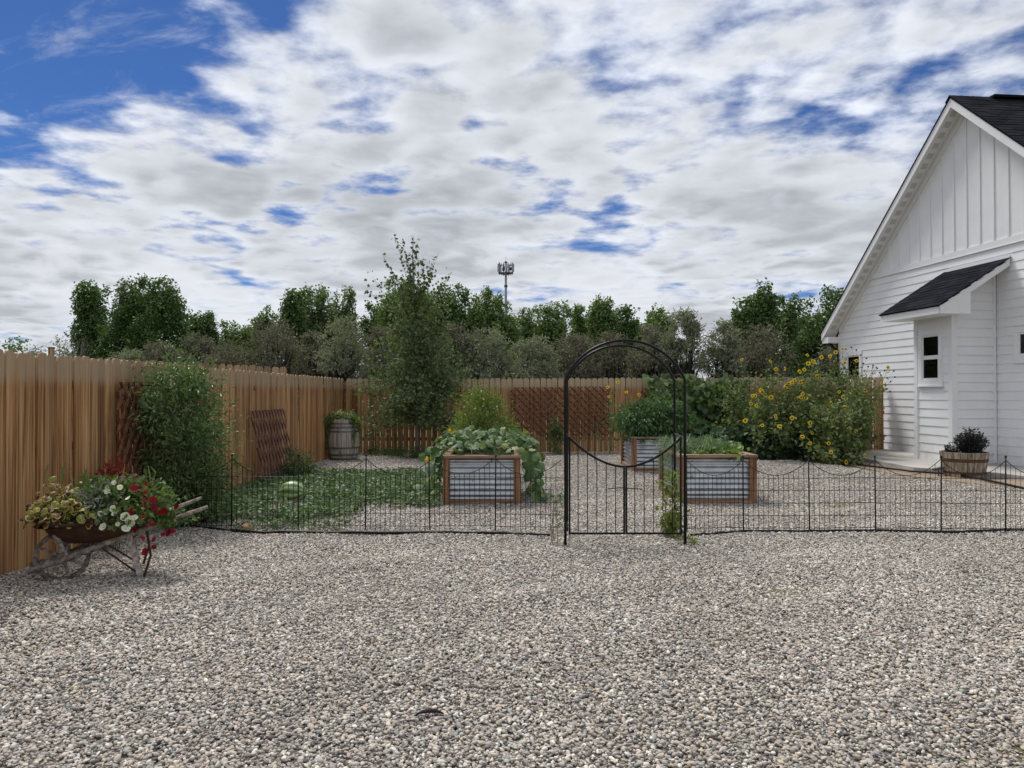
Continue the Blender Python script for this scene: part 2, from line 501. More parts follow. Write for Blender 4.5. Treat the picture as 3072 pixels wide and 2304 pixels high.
PEB = [(0.0, (0.071, 0.069, 0.068)), (0.08, (0.204, 0.192, 0.183)), (0.15, (0.428, 0.364, 0.315)), (0.22, (0.296, 0.294, 0.271)), (0.29, (0.561, 0.497, 0.435)),
       (0.36, (0.347, 0.289, 0.261)), (0.43, (0.694, 0.638, 0.542)), (0.50, (0.153, 0.147, 0.145)), (0.56, (0.367, 0.391, 0.349)), (0.63, (0.612, 0.527, 0.455)), (0.70, (0.245, 0.228, 0.227)),
       (0.77, (0.816, 0.780, 0.687)), (0.83, (0.490, 0.425, 0.368)), (0.88, (0.612, 0.497, 0.349)), (0.93, (0.367, 0.334, 0.315)), (0.97, (0.860, 0.850, 0.774)), (1.0, (0.510, 0.477, 0.435))]
m_pebble, t, b = base('river_pebble', 0.62, 0, 0.35)
oi = N(t, 'ShaderNodeObjectInfo').outputs['Random']
v = noise(t, objco(t, (1.2, 1.2, 1.2)), 1.0, 3)
c = RAMP(t, oi, PEB)
c = MIX(t, 1.0, c, RAMP(t, v, [(0.3, (0.82, 0.82, 0.82)), (0.7, (1.12, 1.1, 1.08))]), 'MULTIPLY')
pn = noise(t, N(t, 'ShaderNodeNewGeometry').outputs['Position'], 0.55, 4, 0.6)
c = MIX(t, 1.0, c, RAMP(t, pn, [(0.36, (0.87, 0.86, 0.84)), (0.62, (1.06, 1.06, 1.05))]), 'MULTIPLY')
t.links.new(c, b.inputs['Base Color'])

m_gravel, t, b = base('gravel_bed', 0.8, 0, 0.3)
oc = N(t, 'ShaderNodeTexCoord').outputs['Object']
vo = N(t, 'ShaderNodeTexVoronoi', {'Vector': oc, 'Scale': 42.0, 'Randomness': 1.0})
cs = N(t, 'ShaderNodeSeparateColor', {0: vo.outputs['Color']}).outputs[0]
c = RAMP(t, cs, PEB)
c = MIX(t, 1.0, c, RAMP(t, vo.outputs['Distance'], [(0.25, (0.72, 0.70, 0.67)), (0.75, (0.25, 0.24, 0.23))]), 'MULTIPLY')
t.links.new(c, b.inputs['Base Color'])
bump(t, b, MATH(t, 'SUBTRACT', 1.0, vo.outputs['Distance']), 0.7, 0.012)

m_field, t, b = base('dry_grass_field', 0.95, 0, 0.1)
oc = N(t, 'ShaderNodeTexCoord').outputs['Object']
v = noise(t, oc, 0.35, 8, 0.6)
t.links.new(RAMP(t, v, [(0.3, (0.075, 0.07, 0.035)), (0.55, (0.13, 0.11, 0.06)), (0.75, (0.20, 0.165, 0.10))]), b.inputs['Base Color'])
m_dirt = plain('tan_dirt', (0.27, 0.21, 0.15), 0.95, 0, 0.25, 5, 0.5)

# ---------------------------------------------------------------- leaf shapes and scattering
TPL = {}
TPL['diamond'] = (np.array([(0, 0, 0), (.36, .45, .06), (0, 1, -.05), (-.36, .45, .06)]), np.array([(0, 1, 2, 3)]))
TPL['ovate'] = (np.array([(0, 0, 0), (.30, .30, .09), (.24, .68, .07), (0, 1, -.08), (-.24, .68, .07), (-.30, .30, .09)]),
                np.array([(0, 1, 2, 3), (0, 3, 4, 5)]))
TPL['lance'] = (np.array([(0, 0, 0), (.15, .35, .05), (.11, .7, .0), (0, 1, -.18), (-.11, .7, .0), (-.15, .35, .05)]),
                np.array([(0, 1, 2, 3), (0, 3, 4, 5)]))
TPL['round'] = (np.array([(0, 0, 0), (.34, .12, .04), (.46, .45, .08), (.26, .82, .04), (0, 1, -.05), (-.26, .82, .04), (-.46, .45, .08), (-.34, .12, .04)]),
                np.array([(0, 1, 2, 3), (0, 3, 4, 4), (0, 4, 5, 5), (0, 5, 6, 7)])[[0, 3]])
TPL['round'] = (TPL['round'][0][[0, 1, 2, 4, 6, 7]], np.array([(0, 1, 2, 3), (0, 3, 4, 5)]))


def fan(nr, rf, cup=0.2, rip=0.05, seed=0, inner=None):
    g = np.random.default_rng(seed)
    a = np.linspace(0, 2 * math.pi, nr, endpoint=False) + math.pi * 1.5
    r_ = np.array([rf(x) for x in a])
    P = np.c_[np.cos(a) * r_, np.sin(a) * r_ + 0.5, -cup * r_ ** 2 + g.normal(0, rip, nr)]
    if inner is None:
        V = np.vstack([[(0, 0.42, 0.02)], P])
        return V, np.array([(0, 1 + i, 1 + (i + 1) % nr) for i in range(nr)])
    Q = (P - (0, 0.5, 0)) * inner + (0, 0.5, 0.02)
    V = np.vstack([[(0, 0.5, 0.05)], Q, P])
    return V, [[(0, 1 + i, 1 + (i + 1) % nr) for i in range(nr)],
               [(1 + i, 1 + nr + i, 1 + nr + (i + 1) % nr, 1 + (i + 1) % nr) for i in range(nr)]]


def scatter(mb, P, D, size, tpl='ovate', up=(0, 0, 1), tilt=0.6, g=rng, wid=1.0, mi=0):
    V, Fc = TPL[tpl] if isinstance(tpl, str) else tpl
    P = np.asarray(P, float)
    n = len(P)
    if n == 0:
        return
    D = unit(np.asarray(D, float) + np.zeros((n, 3)))
    U = np.asarray(up, float) + g.normal(0, tilt, (n, 3))
    sx = unit(np.cross(D, U))
    nn = np.cross(sx, D)
    size = np.broadcast_to(np.asarray(size, float), (n,))[:, None, None]
    X = V[None, :, 0, None] * wid * sx[:, None, :] + V[None, :, 1, None] * D[:, None, :] + V[None, :, 2, None] * nn[:, None, :]
    VV = P[:, None, :] + size * X
    k = len(V)
    FF = (Fc[None] + (np.arange(n) * k)[:, None, None]).reshape(-1, Fc.shape[1])
    mb.raw(VV.reshape(-1, 3), FF, mi)


def clumped(n, centers, rad, g=rng, zs=1.0):
    c = np.asarray(centers, float)
    i = g.integers(0, len(c), n)
    r_ = np.broadcast_to(np.asarray(rad, float), (len(c),))[i][:, None]
    return c[i] + g.normal(0, 1, (n, 3)) * r_ * np.array((1, 1, zs)), i


def in_ellipsoid(n, c, r_, g=rng, shell=0.45):
    d_ = unit(g.normal(0, 1, (n, 3)))
    q = g.uniform(0, 1, n) ** shell
    return np.array(c) + d_ * q[:, None] * np.array(r_)


def curve_pts(a, b, sag=(0, 0, 0), n=7):
    a, b, sag = (np.array(q, float) for q in (a, b, sag))
    t_ = np.linspace(0, 1, n)[:, None]
    return a + (b - a) * t_ + sag * (4 * t_ * (1 - t_))


def leaf_obj(name, me, parent, pos, D, up, size, mats):
    D = unit(np.array(D, float))
    sx = unit(np.cross(D, np.array(up, float)))
    nn = np.cross(sx, D)
    m4 = Matrix(((sx[0] * size, D[0] * size, nn[0] * size, pos[0]), (sx[1] * size, D[1] * size, nn[1] * size, pos[1]),
                 (sx[2] * size, D[2] * size, nn[2] * size, pos[2]), (0, 0, 0, 1)))
    return put(name, me, mats, parent, mat4=m4)

# ================================================================ THE SETTING
mb = MB().raw([(-900, -300, -0.012), (900, -300, -0.012), (900, 1500, -0.012), (-900, 1500, -0.012)], [(0, 1, 2, 3)])
tag(mb.build('ground', m_field), kind='structure')
# the house's concrete slab
mb = MB().prism([(7.62, 19.15, -0.05), (7.64, 14.6, -0.05), (8.0, 14.2, -0.05), (8.6, 13.5, -0.05), (9.05, 12.2, -0.05), (9.5, 9.0, -0.05), (14.0, 9.0, -0.05), (14, 19.15, -0.05)][::-1], (0, 0, 0.115))
tag(mb.build('patio_slab', m_concrete), kind='structure')
# bare dirt strip beside the slab
mb = MB().raw([(6.9, 17.0, -0.004), (7.0, 13.9, -0.004), (7.55, 12.7, -0.004), (8.3, 11.4, -0.004), (9.2, 9.0, -0.004), (9.8, 9, -0.004), (9.0, 13, -0.004), (7.9, 17.4, -0.004)], [tuple(range(8))[::-1]])
tag(mb.build('dirt_strip', m_dirt), kind='structure')

# gravel: a bed with real pebbles on it
yard = [(-4.12, 18.85), (-4.12, 6.0), (-3.9, 1.9), (3.9, 1.9), (6.6, 7.0), (8.6, 9.0), (8.15, 11.3), (7.4, 12.6), (6.92, 13.8), (6.7, 15.4), (6.1, 16.6), (4.7, 17.4), (4.2, 19.0)]
YP = np.array(yard)


def inside(pts, pg):
    x, y = pts[:, 0], pts[:, 1]
    r_ = np.zeros(len(pts), bool)
    j = len(pg) - 1
    for i in range(len(pg)):
        c_ = ((pg[i, 1] > y) != (pg[j, 1] > y)) & (x < (pg[j, 0] - pg[i, 0]) * (y - pg[i, 1]) / (pg[j, 1] - pg[i, 1] + 1e-12) + pg[i, 0])
        r_ ^= c_
        j = i
    return r_


GS = .12
gx, gy = np.meshgrid(np.arange(-4.14, 8.8, GS), np.arange(1.9, 19.1, GS))
hz_ = np.zeros_like(gx)
hr = np.random.default_rng(3)
for _ in range(26):                             # shallow dips and foot-worn unevenness
    kx, ky, ph, am = hr.normal(0, 3.0), hr.normal(0, 3.0), hr.uniform(0, 6.28), hr.uniform(.001, .0035)
    hz_ += am * np.sin(kx * gx + ky * gy + ph)
nx_ = gx.shape[1]
ii, jj = np.meshgrid(np.arange(gx.shape[0] - 1), np.arange(nx_ - 1), indexing='ij')
q0 = (ii * nx_ + jj).ravel()
GF = np.c_[q0, q0 + 1, q0 + 1 + nx_, q0 + nx_]
GV = np.c_[gx.ravel(), gy.ravel(), hz_.ravel()]
GF = GF[inside(GV[GF].mean(1)[:, :2], YP)]
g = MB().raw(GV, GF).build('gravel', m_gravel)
tag(g, 'grey, pink and tan river pebble gravel covering the yard', 'gravel', kind='stuff')
gt = bpy.data.node_groups.new('pebbles', 'GeometryNodeTree')
gt.interface.new_socket('Geometry', in_out='INPUT', socket_type='NodeSocketGeometry')
gt.interface.new_socket('Geometry', in_out='OUTPUT', socket_type='NodeSocketGeometry')
gi, go = gt.nodes.new('NodeGroupInput'), gt.nodes.new('NodeGroupOutput')
yy = N(gt, 'ShaderNodeSeparateXYZ', {0: N(gt, 'GeometryNodeInputPosition').outputs[0]}).outputs[1]
jo = gt.nodes.new('GeometryNodeJoinGeometry')
gt.links.new(gi.outputs[0], jo.inputs[0])
for k in range(2):
    dens = N(gt, 'ShaderNodeMapRange', {0: yy, 1: 7.0, 2: 14.0, 3: 2400.0, 4: 800.0}).outputs[0]
    dp = N(gt, 'GeometryNodeDistributePointsOnFaces', {'Mesh': gi.outputs[0], 'Density': dens, 'Seed': 5 + k})
    ico = N(gt, 'GeometryNodeMeshIcoSphere', {'Radius': 1.0, 'Subdivisions': 2})
    nz = N(gt, 'ShaderNodeTexNoise', {'Scale': 1.1, 'Detail': 1.0, 'Vector': N(gt, 'ShaderNodeVectorMath', {0: N(gt, 'GeometryNodeInputPosition').outputs[0], 1: (k * 7.3, 2.1, k * 3.0)}, operation='ADD').outputs[0]}).outputs['Color']
    of = N(gt, 'ShaderNodeVectorMath', {0: N(gt, 'ShaderNodeVectorMath', {0: nz, 1: (0.5, 0.5, 0.5)}, operation='SUBTRACT').outputs[0], 3: 1.0}, operation='SCALE').outputs[0]
    sp_ = N(gt, 'GeometryNodeSetPosition', {'Geometry': ico.outputs[0], 'Offset': of})
    sm = N(gt, 'GeometryNodeSetShadeSmooth', {'Geometry': sp_.outputs[0]})
    mt = N(gt, 'GeometryNodeSetMaterial', {'Geometry': sm.outputs[0], 'Material': m_pebble})
    rot = N(gt, 'FunctionNodeRandomValue', {0: (-0.55, -0.55, 0.0), 1: (0.55, 0.55, 6.28), 'Seed': 3 + k}, data_type='FLOAT_VECTOR')
    scv = N(gt, 'FunctionNodeRandomValue', {0: (0.0068, 0.0053, 0.0040), 1: (0.0128, 0.0096, 0.0074), 'Seed': 9 + k}, data_type='FLOAT_VECTOR')
    ms = N(gt, 'FunctionNodeRandomValue', {2: 0.0, 3: 1.0, 'Seed': 19 + k}, data_type='FLOAT')
    mul = MATH(gt, 'ADD', 0.72, MATH(gt, 'MULTIPLY', MATH(gt, 'POWER', ms.outputs[1], 4.0), 0.9))
    sc2 = N(gt, 'ShaderNodeVectorMath', {0: scv.outputs[0], 3: mul}, operation='SCALE').outputs[0]
    ip = N(gt, 'GeometryNodeInstanceOnPoints', {'Points': dp.outputs[0], 'Instance': mt.outputs[0], 'Rotation': rot.outputs[0], 'Scale': sc2})
    zo = N(gt, 'FunctionNodeRandomValue', {0: (0, 0, 0.002), 1: (0, 0, 0.014), 'Seed': 29 + k}, data_type='FLOAT_VECTOR')
    tr = N(gt, 'GeometryNodeTranslateInstances', {'Instances': ip.outputs[0], 'Translation': zo.outputs[0], 'Local Space': False})
    gt.links.new(tr.outputs[0], jo.inputs[0])
gt.links.new(jo.outputs[0], go.inputs[0])
md = g.modifiers.new('pebbles', 'NODES')
md.node_group = gt


# ---------------------------------------------------------------- board fences
def picket_mesh(name, wdt=0.137, h=1.83, thk=0.02, ear=0.035, g=0):
    x = wdt / 2
    pts = [(-x, 0, 0), (x, 0, 0), (x, 0, h - ear * 1.3), (x * .72, 0, h - ear * .28), (x * .45, 0, h), (-x * .45, 0, h), (-x * .72, 0, h - ear * .28), (-x, 0, h - ear * 1.3)]
    return MB().prism(pts, (0, thk, 0)).mesh(name)


def board_fence(name, label, p0, p1, mat_, h0=1.83, h1=None, step=0.1415, rail_side=1, base0=0.0, base1=None, seed=0, pickets=True):
    g_ = random.Random(seed)
    h1 = h1 or h0
    base1 = base0 if base1 is None else base1
    a, b_ = Vector((p0[0], p0[1], 0)), Vector((p1[0], p1[1], 0))
    L = (b_ - a).length
    ang = math.atan2(b_.y - a.y, b_.x - a.x)
    t_ = thing(name, label, 'fence', (a.x, a.y, base0), ang)
    me = picket_mesh('picket')
    me.materials.append(mat_)
    n = int(L / step)
    for i in range(n):
        x = (i + .5) * step
        k = x / L
        hh = (h0 + (h1 - h0) * k) / 1.83 * (1 + g_.uniform(-.006, .006))
        put('picket', me, None, t_, (x + g_.uniform(-.003, .003), (-.013 if i % 2 else 0.0) + g_.uniform(-.004, .003), (base1 - base0) * k + g_.uniform(-.004, .004)),
            (g_.uniform(-.006, .006), g_.uniform(-.004, .004), g_.uniform(-.05, .05)), (g_.uniform(.885, .955), 1, hh))
    s_ = rail_side
    for z in (0.3, 0.95, 1.52):
        MB().box(0, L, s_ * .022 if s_ > 0 else -.045, .06 if s_ > 0 else -.008, z, z + .085).build('rail', m_rail, t_, local=True)
    k = 0.0
    while k <= L + .1:
        MB().box(k - .045, k + .045, .062 if s_ > 0 else -.14, .15 if s_ > 0 else -.047, 0, 1.74).build('post', m_rail, t_, local=True)
        k += 2.4
    return t_


# left fence: pickets face the yard (+X); local +y points to -X when running towards +Y
board_fence('board_fence', 'tall brown cedar picket fence running away along the left side of the yard', (-4.14, 2.0), (-4.14, 18.88), m_picket, seed=1)
board_fence('board_fence', 'reddish brown cedar picket fence across the back of the garden up to the house', (-4.10, 18.9), (9.36, 19.25), m_picket_red, seed=2, base1=0.05)
board_fence('board_fence', 'pale unstained picket fence tops of the neighbouring yard showing above the left fence', (-11.4, 14.62), (-4.22, 14.45), m_picket_pale, h0=2.32, h1=1.965, step=.146, seed=3)
# a post standing behind the left fence
p = at(153, 1041, 9.5)
t_ = thing('wooden_post', 'short wooden post top poking above the left fence beside the bare twigs', 'post', (p.x, p.y, 0))
MB().box(p.x - .022, p.x + .022, p.y - .03, p.y + .03, 0, p.z - .02).build('post_shaft', m_picket_pale, t_)
MB().box(p.x - .025, p.x + .025, p.y - .035, p.y + .035, p.z - .02, p.z).build('post_cap', m_rail, t_)


# ---------------------------------------------------------------- the white house
HX, HYY = 9.204, 21.5
hz = math.atan2(-.9946, .1034)
house = thing('white_house', 'white gabled farmhouse with lap siding, batten gable and dark shingle roof', 'house', (HX, HYY, 0), hz)
B0, SL, AX, ASO = 0.065, 0.838, 5.18, 7.62        # siding base, slope, apex x, soffit height at apex
LX = 10.36


def soff(x):
    return ASO - SL * abs(x - AX)


wall = [(0, 0, B0), (LX, 0, B0), (LX, 0, soff(LX)), (AX, 0, ASO), (0, 0, soff(0))]
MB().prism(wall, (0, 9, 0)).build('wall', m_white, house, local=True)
MB().box(-.03, LX + .03, -.012, 9, -.05, B0).build('foundation', m_concrete, house, local=True)

BEL = 4.44
EXPO = 0.182


def siding(x0f, x1f, z0, z1, y=0.0, axis='x', gaps=(), parent=house, expo=EXPO):
    """lapped boards; x0f/x1f give the ends at a height; gaps are (a, b, z0, z1) openings"""
    z = z0
    while z < z1 - .02:
        zt = min(z + expo, z1)
        ends = [(x0f(z), x0f(zt), x1f(z), x1f(zt))]
        for (a, b_, c_, d_) in gaps:
            if zt > c_ + .02 and z < d_ - .02:
                new = []
                for e in ends:
                    if b_ < e[0] or a > e[2]:
                        new.append(e)
                        continue
                    if a - e[0] > .02:
                        new.append((e[0], e[1], a, a))
                    if e[2] - b_ > .02:
                        new.append((b_, b_, e[2], e[3]))
                ends = new
        cut = []
        for e in ends:
            if e[2] - e[0] > 2.5 and axis == 'x' and y == 0.0:
                m = rnd.uniform(e[0] + .8, e[2] - .8)
                cut += [(e[0], e[1], m - .0015, m - .0015), (m + .0015, m + .0015, e[2], e[3])]
            else:
                cut.append(e)
        for (a0, a1, b0, b1) in cut:
            yb, yt, yi = y - .022, y - .008, y + .002
            if axis == 'x':
                V = [(a0, yb, z), (b0, yb, z), (b1, yt, zt + .012), (a1, yt, zt + .012), (a0, yi, z), (b0, yi, z), (b1, yi, zt + .012), (a1, yi, zt + .012)]
            else:
                V = [(-yb, -a0, z), (-yb, -b0, z), (-yt, -b1, zt + .012), (-yt, -a1, zt + .012), (-yi, -a0, z), (-yi, -b0, z), (-yi, -b1, zt + .012), (-yi, -a1, zt + .012)]
            Fc = [(0, 1, 2, 3), (5, 4, 7, 6), (4, 5, 1, 0), (3, 2, 6, 7), (4, 0, 3, 7), (1, 5, 6, 2)]
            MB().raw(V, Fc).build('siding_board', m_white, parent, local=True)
        z = zt


def lo(z):
    return max(0.0, (z - soff(0)) / SL)


WIN1 = (0.42, 1.03, 1.15, 2.5)        # far window behind the sunflowers
WIN2 = (6.62, 7.55, 2.2, 2.66)        # high window at the frame's edge
BX0, BX1, BP = 4.84, 5.99, 0.953      # the bump-out
siding(lambda z: lo(z) + .0, lambda z: LX - lo(z), B0, BEL, gaps=[(WIN1[0] - .11, WIN1[1] + .11, WIN1[2] - .14, WIN1[3] + .11), (WIN2[0] - .11, WIN2[1] + .11, WIN2[2] - .14, WIN2[3] + .11), (BX0, BX1, 0, 3.55)])
# belly band, batten panels
x0 = lo(BEL)
MB().prism([(x0, -.034, BEL), (LX - x0, -.034, BEL), (LX - x0 - .10, -.034, BEL + .13), (x0 + .10, -.034, BEL + .13)], (0, .036, 0)).build('belly_band', m_trim, house, local=True)
MB().box(x0, LX - x0, -.045, .0, BEL - .02, BEL - .002).build('drip_cap', m_trim, house, local=True)
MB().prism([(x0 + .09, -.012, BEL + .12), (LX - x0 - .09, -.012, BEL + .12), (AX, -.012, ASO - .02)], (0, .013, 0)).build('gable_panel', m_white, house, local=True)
k = AX
xs = [AX + .40 * i for i in range(-12, 13)]
for x in xs:
    zt = soff(x) - .03
    if zt > BEL + .2:
        MB().box(x - .019, x + .019, -.034, -.011, BEL + .13, zt).build('batten', m_trim, house, local=True)
# frieze boards under the rake soffit
for s_ in (-1, 1):
    xe = AX + s_ * (AX - .02)
    MB().prism([(AX, -.041, ASO - .005), (xe, -.041, soff(xe) - .005), (xe, -.041, soff(xe) - .17), (AX, -.041, ASO - .175)], (0, .04, 0)).build('frieze_board', m_trim, house, local=True)
# roof, soffit, fascia
RO, EO = 0.372, 0.33
for s_ in (-1, 1):
    xe = AX + s_ * (AX + EO)
    zs = ASO - SL * (AX + EO)
    MB().prism([(AX, -RO + .02, ASO), (xe, -RO + .02, zs), (xe, -RO + .02, zs + .02), (AX, -RO + .02, ASO + .02)], (0, RO - .02, 0)).build('soffit', m_trim, house, local=True)
    MB().prism([(AX, -RO, ASO - .035), (xe, -RO, zs - .035), (xe, -RO, zs + .165), (AX, -RO, ASO + .165)], (0, .022, 0)).build('rake_board', m_trim, house, local=True)
    MB().prism([(AX, -RO - .02, ASO + .166), (xe + s_ * .02, -RO - .02, zs + .166 - SL * .02), (xe + s_ * .02, -RO - .02, zs + .192 - SL * .02), (AX, -RO - .02, ASO + .192)], (0, 9.4, 0)).build('roof_deck', m_shingle, house, local=True)
    # soffit vents
    n = 26
    for i in range(n):
        f_ = (i + .7) / (n + .4)
        xc = AX + s_ * f_ * (AX + .1)
        hw = .055
        za, zb_ = soff(xc - hw) - .006, soff(xc + hw) - .006
        vt = MB().prism([(xc - hw, -.265, za), (xc + hw, -.265, zb_), (xc + hw, -.265, zb_ + .005), (xc - hw, -.265, za + .005)], (0, .13, 0)).build('soffit_vent', m_vent, house, local=True)
    # boxed eave return
    bx = MB().box(min(-.005, -EO), -.005, -RO + .03, .0, zs - .12, zs + .05) if s_ < 0 else MB().box(LX + .005, LX + EO, -RO + .03, 0, zs - .12, zs + .05)
    bx.build('eave_return', m_trim, house, local=True)
    MB().box(-EO - .03 if s_ < 0 else LX + EO, -EO - .002 if s_ < 0 else LX + EO + .028, -RO + .05, 9, zs + .0, zs + .15).build('gutter', m_black, house, local=True)


# individual shingles on the near slope around the gable, dark cap on the ridge
def shingle_mesh(name, L_, W_):
    return MB().box(0, L_, 0, W_ - .006, 0, .007).mesh(name)


TH = math.atan(SL)
sm_ = shingle_mesh('shingle', .16, .30)
sm_.materials.append(m_shingle)
for i in range(24):
    for j in range(9):
        s0 = .02 + i * .143
        y0 = -RO - .03 + (j - (0.5 if i % 2 else 0)) * .30
        if y0 < -RO - .04:
            y0 = -RO - .03
        x = AX + s0 * math.cos(TH)
        z = ASO + .196 - s0 * math.sin(TH) + .002
        put('shingle', sm_, None, house, (x, y0 + rnd.uniform(-.01, .01), z + (j % 2) * .0012), (0, TH - .045, 0), (1, 1, rnd.uniform(.8, 1.5)))
for j in range(30):
    MB().prism([(AX - .14, -RO - .035 + j * .145, ASO + .192 - .095), (AX, -RO - .035 + j * .145, ASO + .222), (AX + .14, -RO - .035 + j * .145, ASO + .192 - .095), (AX, -RO - .035 + j * .145, ASO + .20)], (0, .16, .006)).build('ridge_cap', m_shingle, house, local=True)
# ridge vent strip further back
MB().box(AX - .12, AX + .12, .55, 8.5, ASO + .19, ASO + .245).build('ridge_vent', m_shingle, house, local=True)


# windows
def window(x0, x1, z0, z1, y, sashes=2, parent=house):
    fr = MB()
    tw = .11
    yo = y - .045
    fr.box(x0 - tw, x0, yo, y, z0 - tw, z1 + tw).box(x1, x1 + tw, yo, y, z0 - tw, z1 + tw)
    fr.box(x0, x1, yo, y, z1, z1 + tw).box(x0, x1, yo, y, z0 - tw, z0)
    w_ = fr.build('window', m_trim, parent, local=True)
    MB().box(x0 - tw - .02, x1 + tw + .02, yo - .025, y, z0 - tw - .03, z0 - tw).build('sill', m_trim, w_, local=True)
    zz = [z0, (z0 + z1) / 2, z1] if sashes == 2 else [z0, z1]
    for i in range(len(zz) - 1):
        a, b_ = zz[i], zz[i + 1]
        yy_ = y - .03 if i == 0 else y - .018
        s_ = MB()
        s_.box(x0, x0 + .032, yy_, y - .004, a, b_).box(x1 - .04, x1, yy_, y - .004, a, b_).box(x0 + .04, x1 - .04, yy_, y - .004, a, a + .045).box(x0 + .04, x1 - .04, yy_, y - .004, b_ - .04, b_)
        s_.build('sash', m_trim, w_, local=True)
        MB().box(x0 + .03, x1 - .03, y - .014, y - .012, a + .045, b_ - .04).build('pane', m_glass, w_, local=True)
        MB().box(x0 + .03, x1 - .03, y - .005, y - .003, a + .04, b_ - .03).build('backing', m_room, w_, local=True)
        cw = (x1 - x0) * .34
        for q_ in range(6):
            xa_ = x1 - .033 - cw * (q_ + 1) / 6
            MB().prism([(xa_, -.006 + y, a + .045), (xa_ + cw / 12, -.0105 + y, a + .045), (xa_ + cw / 6, -.006 + y, a + .045)], (0, 0, b_ - a - .09)).build('curtain_fold', m_curtain, w_, local=True)
    return w_


window(*WIN1, 0.0)
window(*WIN2, 0.0, 1)

# the bump-out under its own lean-to roof
RX0, RX1, RQ, RZT, RZB = 4.46, 6.43, 1.537, 4.16, 3.18


def under(y):
    return RZB - .085 + (RZT - RZB) / RQ * (y + RQ)


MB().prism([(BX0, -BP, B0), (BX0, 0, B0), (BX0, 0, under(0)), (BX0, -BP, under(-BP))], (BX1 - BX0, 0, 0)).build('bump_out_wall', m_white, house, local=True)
WB = (5.07, 5.62, 1.75, 2.70)
siding(lambda z: BX0 + .02, lambda z: BX1 - .02, B0, 3.22, -BP, gaps=[(WB[0] - .11, WB[1] + .11, WB[2] - .14, WB[3] + .11)])
window(*WB, -BP)
# near side of the bump-out (faces the camera)
z = B0
while z < 4.1:
    zt = z + EXPO
    V = [(BX1 + .032, -BP, z), (BX1 + .032, -.03, z), (BX1 + .008, -.03, zt + .008), (BX1 + .008, -BP, zt + .008), (BX1 - .002, -BP, z), (BX1 - .002, -.03, z), (BX1 - .002, -.03, zt + .012), (BX1 - .002, -BP, zt + .012)]
    ys = -BP if zt + .012 < under(-BP) else -RQ + (zt + .014 - RZB + .085) * RQ / (RZT - RZB)
    V = [(x_, (max(ys, y_) if y_ < -.5 else y_), z_) for x_, y_, z_ in V]
    if ys < -.1:
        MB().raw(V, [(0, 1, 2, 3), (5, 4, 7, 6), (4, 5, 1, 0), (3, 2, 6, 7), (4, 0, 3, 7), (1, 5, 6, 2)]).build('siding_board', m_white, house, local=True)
    z = zt
MB().box(BX0 - .035, BX0 + .075, -BP - .040, -BP + .07, B0, 3.2).build('corner_board', m_trim, house, local=True)
MB().box(BX1 - .075, BX1 + .040, -BP - .040, -BP + .085, B0, 3.2).build('corner_board', m_trim, house, local=True)
MB().box(BX1 + .0, BX1 + .045, -.085, -.034, B0, 3.9).build('corner_board', m_trim, house, local=True)
MB().box(-.03, .08, -.038, .0, B0, soff(0) - .16).build('corner_board', m_trim, house, local=True)
RX0, RX1, RQ, RZT, RZB = 4.46, 6.43, 1.537, 4.16, 3.18
# roof body: wedge under the shingles
MB().prism([(RX0 + .02, -RQ + .03, RZB - .12), (RX0 + .02, -.035, RZB - .12), (RX0 + .02, -.035, RZT - .03), (RX0 + .02, -RQ + .03, RZB - .0)], (RX1 - RX0 - .04, 0, 0))
fas = MB().box(RX0, RX1, -RQ, -RQ + .025, RZB - .14, RZB + .005)
fas.build('fascia', m_trim, house, local=True)
sl_ = (RZT - RZB) / RQ
for x in (RX0, RX1 - .025):
    MB().prism([(x, -RQ + .001, RZB - .14), (x, -.036, RZT - .16), (x, -.036, RZT - .01), (x, -RQ + .001, RZB + .005)], (.025, 0, 0)).build('rake_board', m_trim, house, local=True)
MB().prism([(RX0 + .03, -RQ + .026, RZB - .10), (RX0 + .03, -.036, RZT - .10), (RX0 + .03, -.036, RZT - .07), (RX0 + .03, -RQ + .026, RZB - .07)], (RX1 - RX0 - .06, 0, 0)).build('soffit', m_trim, house, local=True)
# boxed return closing the lower corner
MB().prism([(RX1 - .03, -RQ + .03, RZB - .142), (RX1 - .03, -BP + .08, RZB - .142), (RX1 - .03, -BP + .08, RZB + .30), (RX1 - .03, -RQ + .03, RZB - .03)], (.024, 0, 0)).build('eave_return', m_trim, house, local=True)
MB().box(RX0 + .03, RX1 - .035, -RQ + .03, -BP, RZB - .14, RZB - .12).build('soffit', m_trim, house, local=True)
MB().prism([(RX0 - .015, -RQ - .02, RZB - .005), (RX0 - .015, -.034, RZT - .008 + .0), (RX0 - .015, -.034, RZT + .012), (RX0 - .015, -RQ - .02, RZB + .015)], (RX1 - RX0 + .03, 0, 0)).build('roof_deck', m_shingle, house, local=True)
th2 = math.atan(sl_)
sm2 = MB().box(0, .30 - .006, 0, .16, 0, .007).mesh('shingle')
sm2.materials.append(m_shingle)
rows = int(math.hypot(RQ, RZT - RZB) / .143)
for i in range(rows + 1):
    s0 = i * .143 - .01
    yy_ = -RQ - .03 + s0 * math.cos(th2)
    zz_ = RZB + .012 + s0 * math.sin(th2) + .004
    if yy_ > -.16:
        break
    for j in range(8):
        x = RX0 - .02 + (j - (.5 if i % 2 else 0)) * .30
        sx_ = 1.0
        if x < RX0 - .02:
            x, sx_ = RX0 - .02, .5
        if x + .3 > RX1 + .03:
            sx_ = max(.1, (RX1 + .03 - x) / .3)
        put('shingle', sm2, None, house, (x, yy_, zz_ + (j % 2) * .001), (th2 - .045, 0, 0), (sx_, 1, rnd.uniform(.8, 1.5)))
MB().box(RX0 + .12, RX1 + .01, -.06, -.028, RZT - .02, RZT + .045).build('flashing', m_trim, house, local=True)
